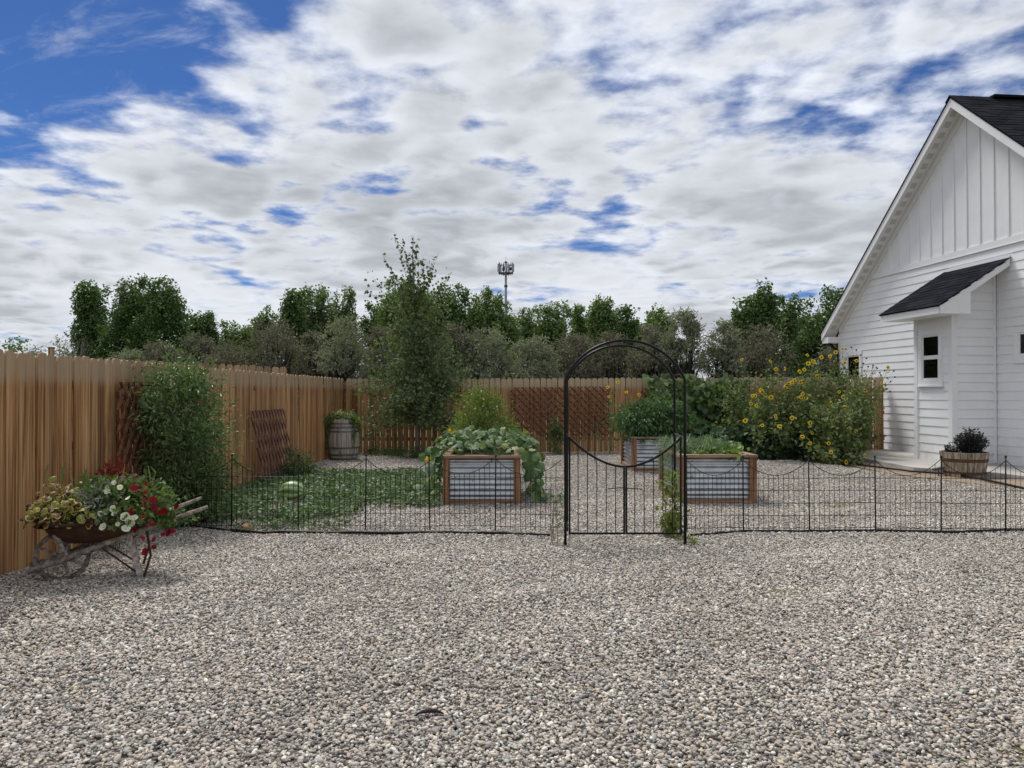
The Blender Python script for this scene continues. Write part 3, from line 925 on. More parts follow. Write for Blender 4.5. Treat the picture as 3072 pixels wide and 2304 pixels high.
# downspout at the far corner
dp_ = [(-.20, -.20, 2.98), (-.20, -.20, 2.90), (-.13, -.16, 2.80), (-.02, -.10, 2.70), (.0, -.085, 2.55), (.0, -.085, .2)]
MB().tube(dp_, .045, 8).build('downspout', m_black, house, local=True, smooth=True)

# ---------------------------------------------------------------- the neighbour's roof at the far left
nb = at(13, 1016, 42.0)
t_ = thing('neighbour_house', 'corner of a dark roofed house beyond the left fence', 'house', (nb.x - 5, 42, 0))
sk = Vector((-.663 * 8, 8, 0))
MB().prism([(nb.x - 10, 41.5, 0), (nb.x - .7, 41.5, 0), (nb.x - .7, 41.5, nb.z - .1), (nb.x - 10, 41.5, nb.z - .1)], tuple(sk * .8)).build('wall', m_concrete, t_)
MB().prism([(nb.x - 11, 41.5, nb.z - .05), (nb.x, 41.5, nb.z - .05), (nb.x, 41.5, nb.z + .12), (nb.x - 11, 41.5, nb.z + .12)], tuple(sk)).build('eave', m_shingle, t_)
e0, e1 = Vector((nb.x - 11, 41.5, nb.z + .121)), Vector((nb.x, 41.5, nb.z + .121))
MB().raw([e0, e1, e1 + sk, e0 + sk, e0 + sk / 2 + Vector((4, 0, .7)), e1 + sk / 2 + Vector((-6, 0, .7))], [(0, 1, 5, 4), (1, 2, 5), (2, 3, 4, 5), (3, 0, 4)]).build('roof', m_shingle, t_)

# ================================================================ THINGS IN THE GARDEN
# ---------------------------------------------------------------- lattice panels
def lattice(name, label, mat_, W_, H_, cell=0.128, sw=0.034, loc=(0, 0, 0), rot=(0, 0, 0), th=0.011, skew=0.0, ang=45.0):
    """diagonal slats clipped to a W x H rectangle in the local xz plane, two layers in y"""
    t_ = thing(name, label, 'lattice', loc)
    t_.rotation_euler = rot
    ta = math.tan(R(ang))
    stepx = cell / math.sin(R(ang))
    for layer, s_ in ((0, 1), (1, -1)):
        y0 = layer * th
        c0 = -H_ / ta if s_ > 0 else 0
        c = c0 + .03
        while c < (W_ if s_ > 0 else W_ + H_ / ta):
            # the line x = c + s*z/ta
            z0, z1 = 0.0, H_
            if s_ > 0:
                z0 = max(z0, -c * ta)
                z1 = min(z1, (W_ - c) * ta)
            else:
                z0 = max(z0, (c - W_) * ta)
                z1 = min(z1, c * ta)
            if z1 - z0 > .05:
                hw = sw / 2 / math.sin(R(ang))
                xa, xb = c + s_ * z0 / ta, c + s_ * z1 / ta
                pts = [(xa - hw + skew * z0, y0, z0), (xa + hw + skew * z0, y0, z0), (xb + hw + skew * z1, y0, z1), (xb - hw + skew * z1, y0, z1)]
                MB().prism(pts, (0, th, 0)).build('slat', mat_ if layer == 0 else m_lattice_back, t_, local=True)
            c += stepx
    return t_


# two 4-foot squares side by side on the back fence (pickets' face is at about y = 18.99)
lattice('lattice_panel', 'dark red-brown diagonal lattice screwed to the back fence, left of the arch post', m_lattice, 1.36, 1.20, loc=(-0.03, 18.85, 0.42), rot=(0, 0, R(1.5)))
lattice('lattice_panel', 'dark red-brown diagonal lattice on the back fence seen through the arch', m_lattice, 1.08, 1.21, loc=(1.345, 18.885, 0.43), rot=(0, 0, R(1.5)))
lattice('lattice_panel', 'red-brown lattice half buried under the grape vine on the back fence', m_lattice, 2.46, 1.20, loc=(3.2, 18.98, 0.40), rot=(0, 0, R(1.5)))
lattice('lattice_panel', 'dark brown lattice standing on the left fence behind the leafy shrub', m_lattice, 1.1, 1.33, cell=0.125, sw=0.043, loc=(-4.0, 7.83, 0.27), rot=(R(-1.0), 0, R(90)), ang=58)
lt = lattice('lattice_panel', 'sagging plum-brown expanding lattice leaning against the left fence', m_lattice2, 1.75, 1.16, cell=0.15, sw=0.030, loc=(-3.86, 12.0, 0.06), rot=(R(-9), 0, R(90)), ang=72, skew=-0.12)


# ---------------------------------------------------------------- black arch with its gate
AY, RY = 7.36, 8.17
FL, FR, RL, RRx = .512, 1.659, .586, 1.732
arch = thing('garden_arch', 'black metal garden arch with a swooped double gate in the wire fence', 'arch', ((FL + FR) / 2, AY, 0))


def hoop(xl, xr, y, foot=-.06):
    cx_, hw = (xl + xr) / 2, (xr - xl) / 2
    zs, rise = 1.615, .375
    Rr = (hw * hw + rise * rise) / (2 * rise)
    zc = zs + rise - Rr
    a0 = math.asin(hw / Rr)
    P = [(xl, y, foot), (xl, y, .8), (xl, y, zs - .03)]
    for i in range(25):
        a = -a0 + 2 * a0 * i / 24
        P.append((cx_ + Rr * math.sin(a), y, zc + Rr * math.cos(a)))
    P += [(xr, y, zs - .03), (xr, y, .8), (xr, y, foot)]
    return P, (cx_, zc, Rr, a0)


Pf, gf = hoop(FL, FR, AY, -.08)
Pr, gr_ = hoop(RL, RRx, RY, -.08)
MB().tube(Pf, .0135, 8).build('hoop', m_black, arch, smooth=True)
MB().tube(Pr, .0135, 8).build('hoop', m_black, arch, smooth=True)
for k in (-.92, -.55, -.18, .18, .55, .92):
    a, b_ = gf[3] * k, gr_[3] * k
    MB().tube([(gf[0] + gf[2] * math.sin(a), AY, gf[1] + gf[2] * math.cos(a)), (gr_[0] + gr_[2] * math.sin(b_), RY, gr_[1] + gr_[2] * math.cos(b_))], .006, 6).build('rung', m_black, arch)
for xl, xr in ((FL, RL), (FR, RRx)):
    sp_ = MB().tube([(xl, AY, 1.05), (xr, RY, 1.05)], .008, 6).tube([(xl, AY, .12), (xr, RY, .12)], .008, 6).build('side_panel', m_black, arch)
    for i in range(1, 6):
        f_ = i / 6
        x, y = xl + (xr - xl) * f_, AY + (RY - AY) * f_
        MB().tube([(x, y, .12), (x, y, 1.05)], .0045, 6).build('bar', m_black, sp_, local=False).location = -sp_.location if False else (0, 0, 0)
GX0, GX1, GY, GZ = .545, 1.632, 7.385, .125
gm = (GX0 + GX1) / 2


def gtop(x):
    u = (x - gm) / ((GX1 - GX0) / 2)
    return .775 + .285 * abs(u) ** 1.9


for a, b_, lab in ((GX0, gm - .002, 'l'), (gm + .002, GX1, 'r')):
    gate = MB()
    top = [(a + (b_ - a) * i / 12, GY, gtop(a + (b_ - a) * i / 12)) for i in range(13)]
    gate.tube(top, .0115, 8)
    ws = .017
    gate.box(a, a + ws, GY - .009, GY + .009, GZ, gtop(a + .01)).box(b_ - ws, b_, GY - .009, GY + .009, GZ, gtop(b_ - .01))
    gate.box(a + ws, b_ - ws, GY - .008, GY + .008, GZ + .001, GZ + .019)
    gl = gate.build('gate_leaf', m_black, arch)
    for i in range(1, 6):
        x = a + (b_ - a) * i / 6
        o = MB().tube([(x, GY, GZ + .015), (x, GY, gtop(x))], .0042, 6).mesh('bar', tuple(arch.location))
        put('bar', o, m_black, gl)
MB().tube([(gm - .17, GY - .02, .565), (gm - .05, GY - .02, .575), (gm + .16, GY - .02, .562)], .005, 6).build('latch_bar', m_black, arch)

# ---------------------------------------------------------------- low wire fence panels
LP = [(500, 8.35), (696, 8.32), (896, 8.30), (1097, 8.28), (1290, 8.26), (1486, 8.24), (1682, 8.2)]
RP = [(2060, 8.12), (2229, 8.12), (2427, 8.12), (2625, 8.12), (2821, 8.12), (3014, 8.12), (3210, 8.12)]


def wx(pxy):
    return ((pxy[0] - PX) / FP * pxy[1], pxy[1])


wire_me = {}


def wire_panel(a, b_, label, lean=0.0):
    a, b_ = Vector((*a, 0)), Vector((*b_, 0))
    L = (b_ - a).length
    t_ = thing('wire_fence_panel', label, 'wire fence', (a.x, a.y, 0), math.atan2(b_.y - a.y, b_.x - a.x), 'wire fence panels across the garden')
    t_.rotation_euler[1] = lean
    st = MB().tube([(0, 0, -.06), (0, 0, .81)], .0072, 8)
    st.lathe([(.0, .822), (.010, .818), (.013, .81), (.010, .80), (.0, .797)], 8)
    st.build('stake', m_wire, t_, local=True, smooth=True)

    def top(f_):
        return .775 - .165 * (1 - (2 * f_ - 1) ** 2)
    P = [(L * i / 16, 0, top(i / 16)) for i in range(17)]
    MB().tube(P, .0038, 5).build('top_wire', m_wire, t_, local=True)
    n = 13
    for i in range(1, n):
        f_ = i / n
        MB().tube([(L * f_, .002, .01), (L * f_, .002, top(f_))], .0029, 4).build('wire', m_wire, t_, local=True)
    for j in range(5):
        z = .055 + .132 * j
        MB().tube([(.006, -.002, z), (L - .006, -.002, z + rnd.uniform(-.004, .004))], .0032, 4).build('wire', m_wire, t_, local=True)


nL = len(LP) - 1
LL = ['low black wire panel half hidden behind the wheelbarrow flowers and shrub',
      'low black wire panel just right of the leafy shrub, before the round melon',
      'low black wire panel in front of the green vine patch, right of the melon',
      'low black wire panel left of the squash bed, over the vine patch edge',
      'low black wire panel crossing the left half of the squash bed',
      'low black wire panel ending at the left foot of the arch']
for i in range(nL):
    wire_panel(wx(LP[i]), wx(LP[i + 1]), LL[i], rnd.uniform(-.016, .016))
RLab = ['low black wire panel beside the right foot of the arch, before the metal bed',
        'low black wire panel just right of the right-hand metal bed',
        'low black wire panel below the middle of the sunflowers',
        'low black wire panel between the sunflowers and the half barrel planter',
        'low black wire panel in front of the half barrel planter',
        'low black wire panel at the right edge of the picture']
for i in range(len(RP) - 1):
    wire_panel(wx(RP[i]), wx(RP[i + 1]), RLab[i], rnd.uniform(-.012, .012))
# last stakes that close each run
# ---------------------------------------------------------------- black landscape edging and hose


def strip(name, label, pts, r_=.013, cat='edging', mat_=None, hgt=None):
    P = np.array(pts, float)
    n = 40
    t_ = np.linspace(0, 1, len(P))
    q = np.linspace(0, 1, n)
    Q = np.c_[[np.interp(q, t_, P[:, k]) for k in range(3)]].T
    Q[1:-1, 2] += np.random.default_rng(len(label)).normal(0, .0035, n - 2)
    Q[1:-1, 1] += np.random.default_rng(len(label) + 1).normal(0, .006, n - 2)
    o = thing(name, label, cat, tuple(Q[0]))
    MB().tube(Q, r_, 7).build('strip', mat_ or m_edging, o, smooth=True)
    MB().tube([Q[0] - (Q[1] - Q[0]) * .3, Q[0]], r_ * 1.18, 7).build('end_cap', m_edging, o)
    return o


gl_ = [gnd(500, 1580), gnd(560, 1584), gnd(760, 1601), gnd(1000, 1603), gnd(1200, 1604), gnd(1420, 1602), gnd(1550, 1606), gnd(1650, 1611)]
strip('landscape_edging', 'black tube edging along the foot of the wire fence, left of the arch', [(p.x, p.y, .022) for p in gl_], .016)
gl_ = [gnd(2075, 1611), gnd(2140, 1607), gnd(2230, 1599), gnd(2420, 1600), gnd(2630, 1597), gnd(2830, 1602), gnd(3000, 1596), gnd(3230, 1598)]
strip('landscape_edging', 'black tube edging along the foot of the wire fence, right of the arch', [(p.x, p.y, .022) for p in gl_], .016)
gl_ = [gnd(2245, 1357), gnd(2380, 1357), gnd(2480, 1382), gnd(2580, 1398), gnd(2720, 1417), gnd(2860, 1427), gnd(2960, 1445), gnd(3080, 1473), gnd(3200, 1500)]
strip('landscape_edging', 'black edging curving between the gravel, the sunflowers and the patio', [(p.x, p.y, .03) for p in gl_], .02)
gl_ = [gnd(930, 1386), gnd(955, 1384), gnd(985, 1372), gnd(1010, 1371)]
strip('drip_hose', 'dark irrigation hose lying at the foot of the old wine barrel', [(p.x, p.y, .02) for p in gl_], .012, 'hose')

# ---------------------------------------------------------------- corrugated raised beds
BW, BD, BH = 1.03, 1.50, .655


def corr(L, z0, z1, n_per=7.2, amp=.011):
    m = int((z1 - z0) * 100)
    V, Fc = [], []
    for i in range(m + 1):
        z = z0 + (z1 - z0) * i / m
        y = amp * math.sin((z - z0) / (z1 - z0) * 2 * math.pi * n_per)
        V += [(0, y, z), (L, y, z)]
    Fc = [(2 * i, 2 * i + 1, 2 * i + 3, 2 * i + 2) for i in range(m)]
    return V, Fc


def raised_bed(label, x, y):
    t_ = thing('raised_bed', label, 'garden bed', (x, y, 0), 0, 'corrugated metal raised beds')
    pw = .09
    for (px_, py_) in ((0, 0), (BW - pw, 0), (0, BD - pw), (BW - pw, BD - pw)):
        MB().box(px_, px_ + pw, py_, py_ + pw, -.03, BH - .04).build('corner_post', m_bedwood, t_, local=True)
    for (a, b_, c_, d_) in ((pw, BW - pw, .01, .06), (pw, BW - pw, BD - .06, BD - .01)):
        MB().box(a, b_, c_, d_, .0, .075).build('bottom_rail', m_bedrail, t_, local=True)
    for (c_, d_) in ((.01, .06), (BW - .06, BW - .01)):
        MB().box(c_, d_, pw, BD - pw, .0, .075).build('bottom_rail', m_bedrail, t_, local=True)
    MB().box(-.012, BW + .012, -.012, .085, BH - .037, BH).build('top_rail', m_bedrail, t_, local=True)
    MB().box(-.012, BW + .012, BD - .085, BD + .012, BH - .037, BH).build('top_rail', m_bedrail, t_, local=True)
    MB().box(-.012, .085, .087, BD - .087, BH - .039, BH - .002).build('top_rail', m_bedrail, t_, local=True)
    MB().box(BW - .085, BW + .012, .087, BD - .087, BH - .039, BH - .002).build('top_rail', m_bedrail, t_, local=True)
    for side in range(4):
        L = (BW if side % 2 == 0 else BD) - 2 * pw
        V, Fc = corr(L, .076, BH - .042)
        V = np.array(V)
        if side == 0:
            V = V + (pw, .045, 0)
        elif side == 2:
            V = V + (pw, BD - .045, 0)
        else:
            xx = .045 if side == 3 else BW - .045
            V = np.c_[xx + V[:, 1] * (1 if side == 3 else -1), pw + V[:, 0], V[:, 2]]
        pn = MB().raw(V, Fc).build('metal_panel', m_galv, t_, local=True, smooth=True)
        if side == 0:
            for sx_ in (.16, BW - .3):
                for sz in (.19, .36, .56):
                    MB().box(sx_, sx_ + .012, .026, .034, sz, sz + .012).build('screw', m_rusthoop, pn, local=True)
    MB().box(.06, BW - .06, .06, BD - .06, .3, BH - .07).build('soil', m_soil, t_, local=True)
    return t_


bedA = raised_bed('corrugated metal raised bed spilling over with squash leaves, left of the arch', -.918, 10.18)
bedB = raised_bed('corrugated metal raised bed with onions, right behind the arch', 2.25, 10.28)
bedC = raised_bed('farthest corrugated metal raised bed, full of pepper plants near the back fence', 2.26, 14.45)


# ---------------------------------------------------------------- barrels
def barrel(name, label, loc, prof, n, mat_, hoops, hoopmat, soil_z, soil_r, cat='barrel'):
    t_ = thing(name, label, cat, loc)
    da = 2 * math.pi / n
    pr = [(r_, z) for r_, z in prof]
    inner = [(r_ - .025, z) for r_, z in prof]
    loop = pr + inner[::-1] + [pr[0]]
    me = MB()
    me.lathe(loop, 2, a0=.012, a1=da - .012)
    # end caps
    V = []
    m = len(loop) - 1
    for a in (.012, da - .012):
        V.append([(r_ * math.cos(a), r_ * math.sin(a), z) for r_, z in loop[:-1]])
    k = len(prof)
    for vv in V:
        me.raw(vv, [(i, i + 1, m - 2 - i, m - 1 - i) for i in range(k - 1)])
    me = me.mesh('stave')
    me.materials.append(mat_)
    for i in range(n):
        s_ = 1 + rnd.uniform(-.006, .004)
        put('stave', me, None, t_, (0, 0, 0), (0, 0, i * da + .05), (s_, s_, 1))
    zs = [z for _, z in prof]
    rs = [r_ for r_, _ in prof]
    for z0, z1 in hoops:
        r0, r1 = np.interp(z0, zs, rs) + .004, np.interp(z1, zs, rs) + .004
        MB().lathe([(r0 - .006, z0), (r0, z0), (r1, z1), (r1 - .006, z1)], 36).build('hoop', hoopmat, t_, local=True, smooth=False)
    MB().lathe([(.0, soil_z + .03), (soil_r * .6, soil_z + .02), (soil_r, soil_z)], 20).build('soil', m_soil, t_, local=True)
    return t_


bp = (-3.735, 17.05, 0)
prof = [(.285 + .068 * math.sin(math.pi * (.06 + .88 * z / .9)) ** 1.0 - .012, z) for z in np.linspace(0, .9, 13)]
barrel('wine_barrel', 'tall weathered grey wine barrel planted with trailing ivy by the left fence', bp, prof, 20, m_stave,
       [(.015, .055), (.10, .145), (.255, .295), (.615, .655), (.70, .75), (.79, .83)], m_hoop, .84, .27)
hb = (8.10, 13.75, .0)
prof2 = [(.325, 0), (.345, .12), (.368, .25), (.392, .43)]
barrel('half_barrel_planter', 'sawn-off stained half barrel planter on the patio edge by the white house', hb, prof2, 22, m_stave2, [(.05, .09), (.26, .32)], m_rusthoop, .38, .36, 'planter')

# ---------------------------------------------------------------- the wheelbarrow
m_shaft = wood('weathered_shaft_wood', (0.11, 0.085, 0.07), (0.25, 0.21, 0.18), (0.42, 0.37, 0.33), (26, 26, 26), 0.85)
wb = thing('wheelbarrow', 'old rusty wheelbarrow with wooden shafts and spoked wheel, full of flowers', 'wheelbarrow', (-3.57, 6.1, 0), R(26.6))
WR = .20
wheel = MB().lathe([(WR - .034, -.022), (WR, -.022), (WR, .022), (WR - .034, .022), (WR - .034, -.022)], 32).mesh('rim')
V4 = Matrix.Translation((0, 0, WR - .012)) @ Matrix.Rotation(R(90), 4, 'X')
m_wheel = wood('old_wheel_wood', (0.085, 0.06, 0.048), (0.19, 0.145, 0.12), (0.32, 0.26, 0.22), (26, 26, 26), 0.85)
rim = put('wheel', wheel, m_wheel, wb, mat4=V4)
hubm = MB().lathe([(.0, -.055), (.03, -.055), (.036, -.02), (.036, .02), (.03, .055), (.0, .055)], 14).mesh('hub')
put('hub', hubm, m_greywood, rim)
for i in range(8):
    a = 2 * math.pi * i / 8 + .3
    MB().tube([(.03 * math.cos(a), .03 * math.sin(a), 0), ((WR - .015) * math.cos(a), (WR - .015) * math.sin(a), 0)], [.013, .010], 6).build('spoke', m_greywood, rim, local=True)
for s_ in (-1, 1):
    P = [(-.23, s_ * .095, .115 + s_ * .01), (-.1, s_ * .10, .15), (.0, s_ * .105, .175), (.16, s_ * .125, .235), (.33, s_ * .16, .30), (.60, s_ * .22, .40), (.85, s_ * .27, .485), (1.05, s_ * .30, .55)]
    MB().tube(P, [.018, .023, .025, .024, .025, .021, .018, .014], 8).build('shaft', m_shaft, wb, local=True, smooth=True)
    MB().beam((-.06, s_ * .20, .46), (.03, s_ * .11, .20), .032, .03).build('strut', m_greywood, wb, local=True)
    MB().beam((.47, s_ * .19, .36), (.56, s_ * .225, .0), .042, .03, (0, 1, 0)).build('leg', m_greywood, wb, local=True)
    MB().tube([(.60, s_ * .20, .38), (.63, s_ * .235, .18), (.58, s_ * .235, .005)], .010, 6).build('leg_brace', m_rust, wb, local=True)
    MB().tube([(.25, s_ * .14, .28), (.55, s_ * .22, .035)], .008, 6).build('brace', m_rust, wb, local=True)
MB().tube([(.0, -.12, .17), (.0, .12, .17)], .012, 8).build('axle', m_rust, wb, local=True)
MB().tube([(.56, -.22, .06), (.56, .22, .06)], .012, 6).build('cross_bar', m_greywood, wb, local=True)
# tray: lofted pan, lower in the middle of the near rim
rings = []
for (zf, sx_, sy_, dx_) in ((.0, .58, .52, .06), (.35, .78, .74, .02), (1.0, 1.0, 1.0, 0.0)):
    ring = []
    for i in range(28):
        a = 2 * math.pi * i / 28
        ca, sa = math.cos(a), math.sin(a)
        x = .22 + dx_ + .42 * sx_ * math.copysign(abs(ca) ** .55, ca)
        y = .30 * sy_ * math.copysign(abs(sa) ** .55, sa) * (1.0 - .12 * (ca > 0) * 0)
        zr = .475 + .05 * max(0, -ca) ** 2
        z = .305 + (zr - .305) * zf
        ring.append((x, y, z))
    rings.append(ring)
V = sum(rings, [])
Fc = [(r_ * 28 + i, r_ * 28 + (i + 1) % 28, (r_ + 1) * 28 + (i + 1) % 28, (r_ + 1) * 28 + i) for r_ in range(2) for i in range(28)]
tray = MB().raw(V, Fc + [tuple(range(28))[::-1]]).build('tray', m_rust, wb, local=True, smooth=True)
MB().tube(rings[2] + [rings[2][0]], .009, 6, cap=False).build('rolled_rim', m_rust, tray, local=True)
MB().raw([(x * .98 + .004, y * .96, .45) for x, y, z in rings[2]], [tuple(range(28))]).build('soil', m_soil, tray, local=True)


def wbl(x, y, z):
    c_, s_ = math.cos(R(26.6)), math.sin(R(26.6))
    return np.array((-3.57 + c_ * x - s_ * y, 6.1 + s_ * x + c_ * y, z))


# ---------------------------------------------------------------- odds and ends on the ground
p = gnd(1290, 2150)
t_ = thing('bark_stick', 'dark curved piece of bark lying on the foreground gravel', 'stick', (p.x, p.y, .02))
MB().tube([(-.06, -.004, .0), (-.03, .004, .008), (.0, .006, .012), (.03, .004, .012), (.065, -.006, .004)], [.004, .008, .010, .009, .003], 7).build('bark_piece', m_barkdark, t_, local=True, smooth=True)
MB().tube([(-.02, .004, .01), (-.035, .02, .012)], [.004, .001], 5).build('twig_stub', m_barkdark, t_, local=True)
p = gnd(745, 1592)
t_ = thing('garden_rock', 'small orange tan rock beside the edging under the wire fence', 'rock', (p.x, p.y, .0))
V, Fc = [], []
ico = MB().lathe([(.0, .075), (.03, .072), (.058, .052), (.068, .02), (.05, -.01)], 9)
ico.v[0] = ico.v[0] * (1 + np.random.default_rng(4).uniform(-.16, .16, (len(ico.v[0]), 1)))
ico.build('rock_body', plain('orange_rock', (0.42, 0.25, 0.15), 0.85, 0, .25, 20, .4), t_, local=True)
MB().box(-.04, .03, -.03, .03, -.02, .01).build('rock_foot', m_dirt, t_, local=True)
# thin broken sticks in the far gravel and a pale straw in front
p = gnd(1120, 1931)
t_ = thing('straw', 'pale straw stalk lying on the gravel in the middle foreground', 'straw', (p.x, p.y, .02))
MB().tube([(-.05, .01, .004), (.0, .0, .008), (.07, -.008, .004)], .0022, 5).build('stalk', m_stemdry, t_, local=True)
MB().tube([(.0, .0, .008), (.03, .012, .01)], .0014, 4).build('blade', m_stemdry, t_, local=True)
# the watermelon
p = gnd(880, 1516)
t_ = thing('watermelon', 'round striped green watermelon lying among the vines', 'melon', (p.x, p.y - .03, .05))
MELON = (p.x, p.y - .03)
mm, tt, bb = base('melon_rind', 0.35, 0, 0.4)
oc = N(tt, 'ShaderNodeTexCoord').outputs['Object']
sp_ = N(tt, 'ShaderNodeSeparateXYZ', {0: oc})
aa = MATH(tt, 'ARCTAN2', MATH(tt, 'SUBTRACT', sp_.outputs[2], .14), sp_.outputs[1])
st = MATH(tt, 'SINE', MATH(tt, 'ADD', MATH(tt, 'MULTIPLY', aa, 9.0), MATH(tt, 'MULTIPLY', noise(tt, objco(tt, (18, 30, 30), False), 1.0, 4), 5.0)))
tt.links.new(RAMP(tt, MATH(tt, 'MULTIPLY_ADD', st, .5, .5), [(0.25, (0.09, 0.17, 0.045)), (0.6, (0.24, 0.35, 0.12)), (0.9, (0.42, 0.50, 0.24))]), bb.inputs['Base Color'])
me = MB()
for_prof = [(.14 * math.sin(math.pi * i / 14), -.14 * math.cos(math.pi * i / 14)) for i in range(15)]
me.lathe(for_prof, 24)
V = me.v[0].copy()
me.v[0] = np.c_[V[:, 2] * 1.15, V[:, 0], V[:, 1] + .14]
me.build('rind', mm, t_, local=True, smooth=True)
MB().tube([(-.155, 0, .14), (-.19, .01, .15), (-.21, .03, .12)], .006, 5).build('stem', m_stem, t_, local=True)

# ---------------------------------------------------------------- cell tower beyond the trees
TY = 200.0
tp = at(1517.5, 785, TY)
tw = thing('cell_tower', 'grey monopole cell tower with antenna cluster rising behind the trees', 'tower', (tp.x, TY, 0))
MB().tube([(tp.x, TY, 0), (tp.x, TY, tp.z * .6), (tp.x, TY, tp.z)], [.50, .40, .26], 12).build('mast', m_pole, tw, smooth=True)
pz = at(0, 821, TY).z
pt = at(0, 793, TY).z
MB().tube([(tp.x, TY, tp.z - .25), (tp.x, TY, tp.z + .1)], .36, 12).build('mast_cap', m_antenna_dark, tw)
zj = at(0, 858, TY).z
MB().tube([(tp.x, TY, zj - .25), (tp.x, TY, zj + .25)], .46, 12).build('collar', m_antenna_dark, tw)
plt = MB()
for k in range(3):
    a0, a1 = R(90 + 120 * k), R(210 + 120 * k)
    A, B_ = (tp.x + 2.1 * math.cos(a0), TY + 2.1 * math.sin(a0)), (tp.x + 2.1 * math.cos(a1), TY + 2.1 * math.sin(a1))
    plt.beam((*A, pz + .1), (*B_, pz + .1), .3, .36)
    plt.beam((*A, pz + 2.2), (*B_, pz + 2.2), .10, .12)
    plt.beam((tp.x, TY, pz + .1), ((A[0] + B_[0]) / 2, (A[1] + B_[1]) / 2, pz + .1), .3, .36)
plt.build('platform', m_antenna_dark, tw)
for k in range(3):
    a0, a1 = R(90 + 120 * k), R(210 + 120 * k)
    for f_ in (.08, .36, .64, .92):
        x = tp.x + 2.15 * (math.cos(a0) * (1 - f_) + math.cos(a1) * f_)
        y = TY + 2.15 * (math.sin(a0) * (1 - f_) + math.sin(a1) * f_)
        MB().tube([(x, y, pz - .4), (x, y, pz + 2.9)], .07, 6).build('antenna_pipe', m_antenna_dark, tw)
        if f_ in (.08, .64, .92):
            o = Vector((x - tp.x, y - TY, 0)).normalized() * .3
            MB().box(x + o.x - .18, x + o.x + .18, y + o.y - .12, y + o.y + .12, pz + .35, pz + 2.5).build('antenna', m_antenna, tw)
        if f_ == .36:
            MB().box(x - .3, x + .3, y - .25, y + .25, pz + 1.0, pz + 1.7).build('radio_unit', m_antenna_dark, tw)
MB().tube([(tp.x, TY, tp.z), (tp.x, TY, tp.z + 1.4)], .045, 5).build('lightning_rod', m_antenna, tw)

# ================================================================ TREES BEYOND THE FENCE
m_cot = [leaf('cottonwood_leaf_dark', [(0.040, 0.075, 0.020), (0.066, 0.112, 0.032), (0.10, 0.15, 0.052)], 0.22, 0.5, 0.35),
         leaf('cottonwood_leaf', [(0.062, 0.105, 0.032), (0.10, 0.15, 0.048), (0.14, 0.19, 0.072)], 0.28, 0.5, 0.35),
         leaf('cottonwood_leaf_pale', [(0.07, 0.11, 0.042), (0.11, 0.155, 0.068), (0.155, 0.20, 0.105)], 0.3, 0.5, 0.35)]
m_olive = [leaf('olive_leaf_brown', [(0.080, 0.078, 0.068), (0.128, 0.124, 0.108), (0.185, 0.178, 0.158)], 0.2, 0.7, 0.2),
           leaf('olive_leaf_sage', [(0.13, 0.145, 0.108), (0.20, 0.215, 0.17), (0.29, 0.30, 0.245)], 0.2, 0.7, 0.2)]


